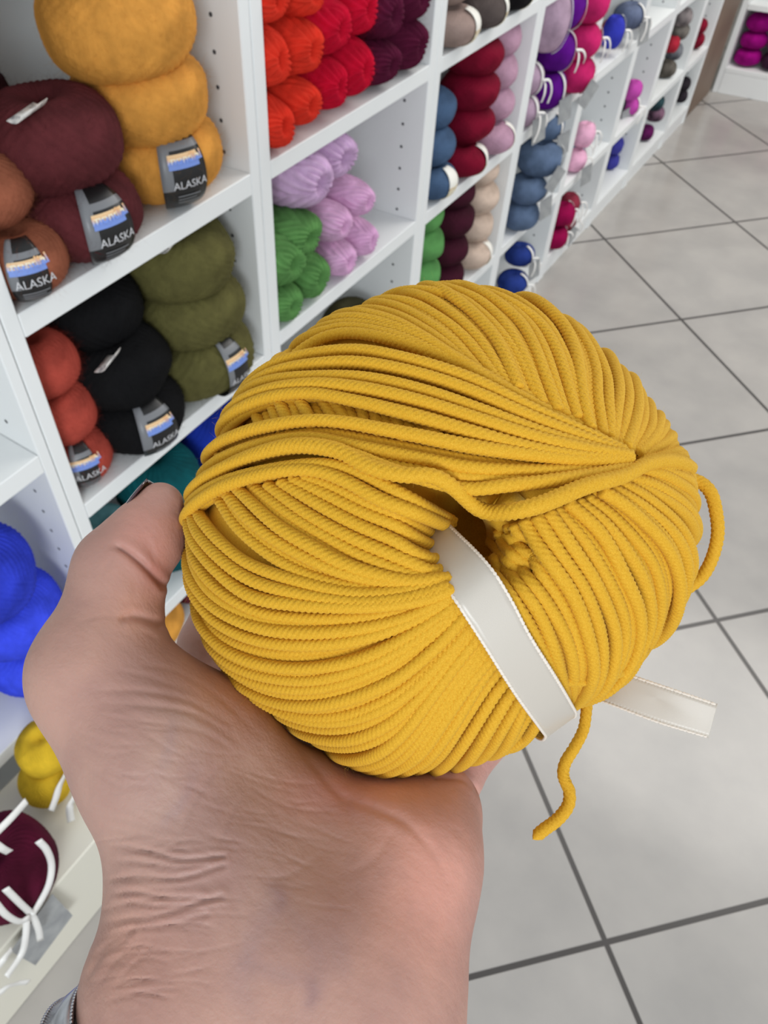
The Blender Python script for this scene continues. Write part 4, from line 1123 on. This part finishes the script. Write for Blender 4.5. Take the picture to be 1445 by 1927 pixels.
CREASES = [ # thumb
 ([(206,1022),(232,1034),(262,1056),(285,1078),(306,1100)], 6, 1.5, False, .35), ([(262,1000),(278,1020),(290,1052),(296,1075)], 9, .35, True, 0),
 ([(222,1168),(245,1160),(272,1164),(302,1176)], 7, 1.0, False, .2), ([(270,1190),(284,1196),(296,1208)], 5, .3, True, 0), ([(150,1170),(190,1160),(235,1162)], 5, .25, True, 0),
 ([(215,1040),(205,1060),(195,1075)], 6, .3, True, 0), ([(236,1075),(252,1100),(248,1125)], 10, .25, True, 0),
 # fine folds over the heel of the thumb
 ([(190,1262),(260,1268),(350,1300)], 6, .18, True, 0), ([(175,1300),(260,1300),(350,1318),(430,1362)], 5, .25, True, .1), ([(190,1325),(280,1328),(370,1345),(440,1392)], 5, .28, True, .1),
 ([(200,1352),(290,1360),(380,1378),(450,1420)], 5, .2, True, .05), ([(240,1250),(330,1262),(420,1318),(490,1385)], 6, .2, True, 0), ([(150,1400),(210,1420),(270,1410)], 6, .15, True, 0),
 ([(160,1440),(230,1480),(300,1470)], 6, .15, True, 0), ([(332,1590),(360,1520),(400,1455),(430,1430)], 6, .35, True, 0), ([(412,1592),(432,1540),(452,1500)], 6, .35, True, 0), ([(350,1600),(330,1560),(345,1500)], 6, .2, True, 0),
 # wrist folds
 ([(196,1592),(250,1596),(300,1608),(345,1618),(420,1612)], 4.5, .75, False, .2), ([(205,1622),(260,1622),(330,1632),(390,1628)], 4, .4, False, .1), ([(204,1655),(270,1650),(340,1652),(420,1628)], 4.5, .6, False, .2),
 ([(203,1682),(260,1680),(320,1690),(380,1688)], 4.5, .6, False, .2), ([(200,1706),(250,1700),(330,1706),(420,1690)], 4, .45, False, .1), ([(192,1738),(240,1730),(300,1722),(415,1684)], 4.5, .5, False, .15),
 ([(180,1772),(240,1750),(310,1742),(390,1722)], 4, .4, False, .1), ([(172,1808),(205,1775),(250,1752)], 5, .5, False, .15), ([(160,1848),(190,1800),(235,1770)], 5, .45, False, .1), ([(185,1860),(215,1810),(260,1780)], 5, .3, True, 0),
 ([(215,1880),(235,1830),(285,1790)], 5, .25, True, 0), ([(200,1560),(260,1570),(330,1585)], 5, .25, True, 0), ([(190,1535),(240,1545),(300,1560)], 5, .2, True, 0),
 # palm lines and tendons
 ([(612,1478),(650,1500),(700,1520),(762,1548),(812,1600),(842,1660)], 8, .5, True, .05), ([(560,1400),(600,1450),(640,1495),(660,1540)], 9, .5, True, 0), ([(905,1505),(890,1480),(865,1465),(820,1462)], 5, .7, False, .1),
 ([(690,1930),(680,1820),(660,1720),(640,1640)], 16, .35, True, 0), ([(470,1930),(462,1830),(450,1740),(430,1660)], 16, .45, True, 0), ([(560,1930),(555,1850),(540,1770),(520,1690)], 18, -.5, True, 0),
 ([(610,1600),(560,1640),(500,1660)], 8, .2, True, 0), ([(740,1560),(700,1620),(640,1650)], 9, .18, True, 0), ([(790,1700),(800,1790),(795,1880)], 14, .2, True, 0),
]
for p_, w_, d_, f__, r_ in CREASES: crease(p_, w_, d_, f__, r_)
rr = np.random.default_rng(5)
for k in range(46):   # small skin folds running across the wrist
    y0_ = rr.uniform(1585, 1915); x0_ = rr.uniform(170, 330); L_ = rr.uniform(60, 150)
    crease([(x0_, y0_), (x0_ + L_ * .5, y0_ - rr.uniform(2, 10)), (x0_ + L_, y0_ - rr.uniform(-6, 22))], 2.6, rr.uniform(.2, .5))
for k in range(60):   # faint lines over the heel of the thumb and palm
    x0_ = rr.uniform(150, 560); y0_ = 1290 + (x0_ - 150) * .55 + rr.uniform(-10, 190); L_ = rr.uniform(50, 130); a_ = rr.uniform(.0, .6)
    crease([(x0_, y0_), (x0_ + L_ * .5, y0_ + L_ * .5 * a_ + 4), (x0_ + L_, y0_ + L_ * a_)], 3.0, rr.uniform(.1, .3))
co = co + no * disp[:, None]
nm.vertices.foreach_set('co', co.ravel())
# skin tone map: veins, redder and greyer parts
def lin(c): return np.array(s2l(c)[:3])
tone = np.zeros((nv, 3)) + lin((184, 144, 130))
def blob(u, v, ru, rv, c, k):
    w = np.exp(-(((hu - u) / ru) ** 2 + ((hv_ - v) / rv) ** 2)) * k
    tone[:] = tone * (1 - w[:, None]) + lin(c) * w[:, None]
blob(330, 1480, 230, 190, (176, 144, 130), .8); blob(430, 1600, 200, 150, (174, 140, 130), .6); blob(820, 1640, 130, 260, (212, 152, 136), .85)
blob(180, 1330, 90, 110, (184, 142, 130), .5); blob(275, 1010, 70, 80, (196, 134, 120), .7); blob(290, 1085, 30, 40, (170, 100, 88), .6); blob(260, 1140, 60, 50, (208, 152, 130), .5)
blob(640, 1490, 90, 50, (226, 160, 152), .6); blob(250, 1800, 110, 120, (190, 142, 126), .6); blob(470, 1280, 120, 70, (206, 150, 132), .5); blob(720, 1880, 200, 90, (186, 144, 130), .6); blob(890, 1430, 80, 60, (228, 168, 158), .7)
def vein(poly, w, k, c=(140, 124, 134)):
    d, t = pdist(poly); g_ = np.exp(-(d / w) ** 2) * k * np.sin(np.clip(t, .02, .98) * np.pi) ** .6
    tone[:] = tone * (1 - g_[:, None]) + lin(c) * g_[:, None]
vein([(520,1650),(500,1720),(470,1790),(450,1850),(480,1930)], 24, .22); vein([(520,1670),(560,1740),(600,1800),(590,1870),(580,1927)], 22, .2); vein([(440,1800),(500,1826),(560,1840),(600,1850)], 20, .2)
vein([(620,1740),(640,1790),(650,1850)], 22, .2); vein([(505,1660),(530,1690),(515,1730)], 14, .3, (128, 100, 112)); vein([(300,1560),(350,1500),(370,1430)], 12, .25); vein([(330,1330),(320,1400),(300,1460)], 12, .25, (150, 132, 136))
vein([(580,1840),(590,1870),(575,1900)], 12, .35, (120, 92, 104)); vein([(250,1330),(330,1345),(420,1390)], 14, .2, (160, 140, 130))
ca = nm.color_attributes.new('tone', 'FLOAT_COLOR', 'POINT'); ca.data.foreach_set('color', np.c_[tone, np.ones(nv)].astype(np.float32).ravel())
nm.polygons.foreach_set('use_smooth', [True] * len(nm.polygons))
M_skin = hand.data.materials[0]
n, l = nodes(M_skin); b = n['Principled BSDF']
at_ = n.new('ShaderNodeAttribute'); at_.attribute_name = 'tone'
tc = n.new('ShaderNodeTexCoord'); nt = n.new('ShaderNodeTexNoise'); nt.inputs['Scale'].default_value = 55; nt.inputs['Detail'].default_value = 6
l.new(tc.outputs['Object'], nt.inputs['Vector'])
mr = n.new('ShaderNodeMapRange'); mr.inputs[1].default_value = .38; mr.inputs[2].default_value = .66; mr.inputs[3].default_value = 0; mr.inputs[4].default_value = .55
l.new(nt.outputs['Fac'], mr.inputs[0])
mx = n.new('ShaderNodeMix'); mx.data_type = 'RGBA'; mx.inputs[7].default_value = s2l((160, 122, 114))
l.new(mr.outputs[0], mx.inputs[0]); l.new(at_.outputs['Color'], mx.inputs[6]); l.new(mx.outputs[2], b.inputs['Base Color'])
b.inputs['Subsurface Weight'].default_value = 0.22; b.inputs['Subsurface Radius'].default_value = (1.0, .35, .2); b.inputs['Subsurface Scale'].default_value = .0035
b.inputs['Roughness'].default_value = .52; b.inputs['Specular IOR Level'].default_value = .35
bump(M_skin, 1100, .5, .00022, 4); bump(M_skin, 260, .45, .0005, 4); bump(M_skin, 90, .35, .0012, 3, (1, 2.2, .8))
tag(hand, "person's left hand, palm up, cradling the yellow ball with the thumb raised", 'hand')

# thumb nail, dark plum varnish, on the far side of the thumb tip
tipc = near(286, 985, .2135); tdir = near(304, 948, .2140) - near(262, 1030, .2125); tdir /= np.linalg.norm(tdir)
tov = tipc - EYE; tov /= np.linalg.norm(tov)
outw = near(200, 940, .2235) - near(286, 985, .2135); outw -= outw.dot(tdir) * tdir; outw /= np.linalg.norm(outw)
side = np.cross(tdir, outw)
V = []; F = []; nA, nB = 15, 17
for i in range(nA):
    s_ = i / (nA - 1)                      # cuticle .. free edge
    rad = .0095 - .0022 * s_ + .0007 * math.sin(s_ * math.pi)
    hw = 1.0 * (1 - .35 * max(0, (s_ - .75) / .25) ** 2) * (1 if s_ > .12 else .75 + 2 * s_)
    for j in range(nB):
        a_ = (-1 + 2 * j / (nB - 1)) * hw
        c_ = tipc + tdir * (-.0045 + .0150 * s_) - outw * .0008
        V.append(c_ + outw * (rad * math.cos(a_)) + side * (rad * math.sin(a_)))
F = [(i * nB + j, i * nB + j + 1, (i + 1) * nB + j + 1, (i + 1) * nB + j) for i in range(nA - 1) for j in range(nB - 1)]
M_nail = base_mat('plum_varnish', (52, 22, 36), .08, .8); M_nail.node_tree.nodes['Principled BSDF'].inputs['Coat Weight'].default_value = 1.0
nl = mesh_obj('thumb_nail', V, F, M_nail, hand); sm = nl.modifiers.new('s', 'SOLIDIFY'); sm.thickness = .0007; sm.offset = 0
nl['label'] = 'dark plum varnished thumb nail'

# bracelet round the wrist
wc = near(395, 2225, .172)
ux = near(295, 2105, .172) - near(495, 2345, .172); ux /= np.linalg.norm(ux)
uz = -RC[2]; uy = np.cross(uz, ux); uz = np.cross(ux, uy)
br = empty('bracelet', wc); tag(br, 'silver bracelet with a beaded edge around the wrist', 'bracelet')
def ringpt(a_, grow, lift): return wc + ux * ((.0505 + grow) * math.cos(a_)) + uz * ((.0290 + grow) * math.sin(a_)) + uy * lift
def ring(nme, g0, g1, l0, l1, mat):
    V = []; N_ = 96
    for k in range(N_):
        a_ = 2 * math.pi * k / N_
        for g_, li in ((g0, l0), (g1, l0), (g1, l1), (g0, l1)): V.append(ringpt(a_, g_, li))
    F = [(4 * k + m_, 4 * k + (m_ + 1) % 4, 4 * ((k + 1) % N_) + (m_ + 1) % 4, 4 * ((k + 1) % N_) + m_) for k in range(N_) for m_ in range(4)]
    return mesh_obj(nme, V, F, mat, br)
ring('strap', -.0012, .0006, -.006, .006, M_strap)
ring('metal_band', .0007, .0022, -.0045, .0045, M_silver)
V = []; F = []
for e_ in (-.0048, .0048):
    for k in range(230):
        a_ = 2 * math.pi * k / 230; c_ = ringpt(a_, .0022, e_); b0 = len(V); r_ = .0006
        for d_ in ((1, 0, 0), (-1, 0, 0), (0, 1, 0), (0, -1, 0), (0, 0, 1), (0, 0, -1)): V.append(c_ + r_ * np.array(d_))
        F += [(b0, b0 + 2, b0 + 4), (b0 + 2, b0 + 1, b0 + 4), (b0 + 1, b0 + 3, b0 + 4), (b0 + 3, b0, b0 + 4), (b0 + 2, b0, b0 + 5), (b0 + 1, b0 + 2, b0 + 5), (b0 + 3, b0 + 1, b0 + 5), (b0, b0 + 3, b0 + 5)]
mesh_obj('beading', V, F, M_silver, br)
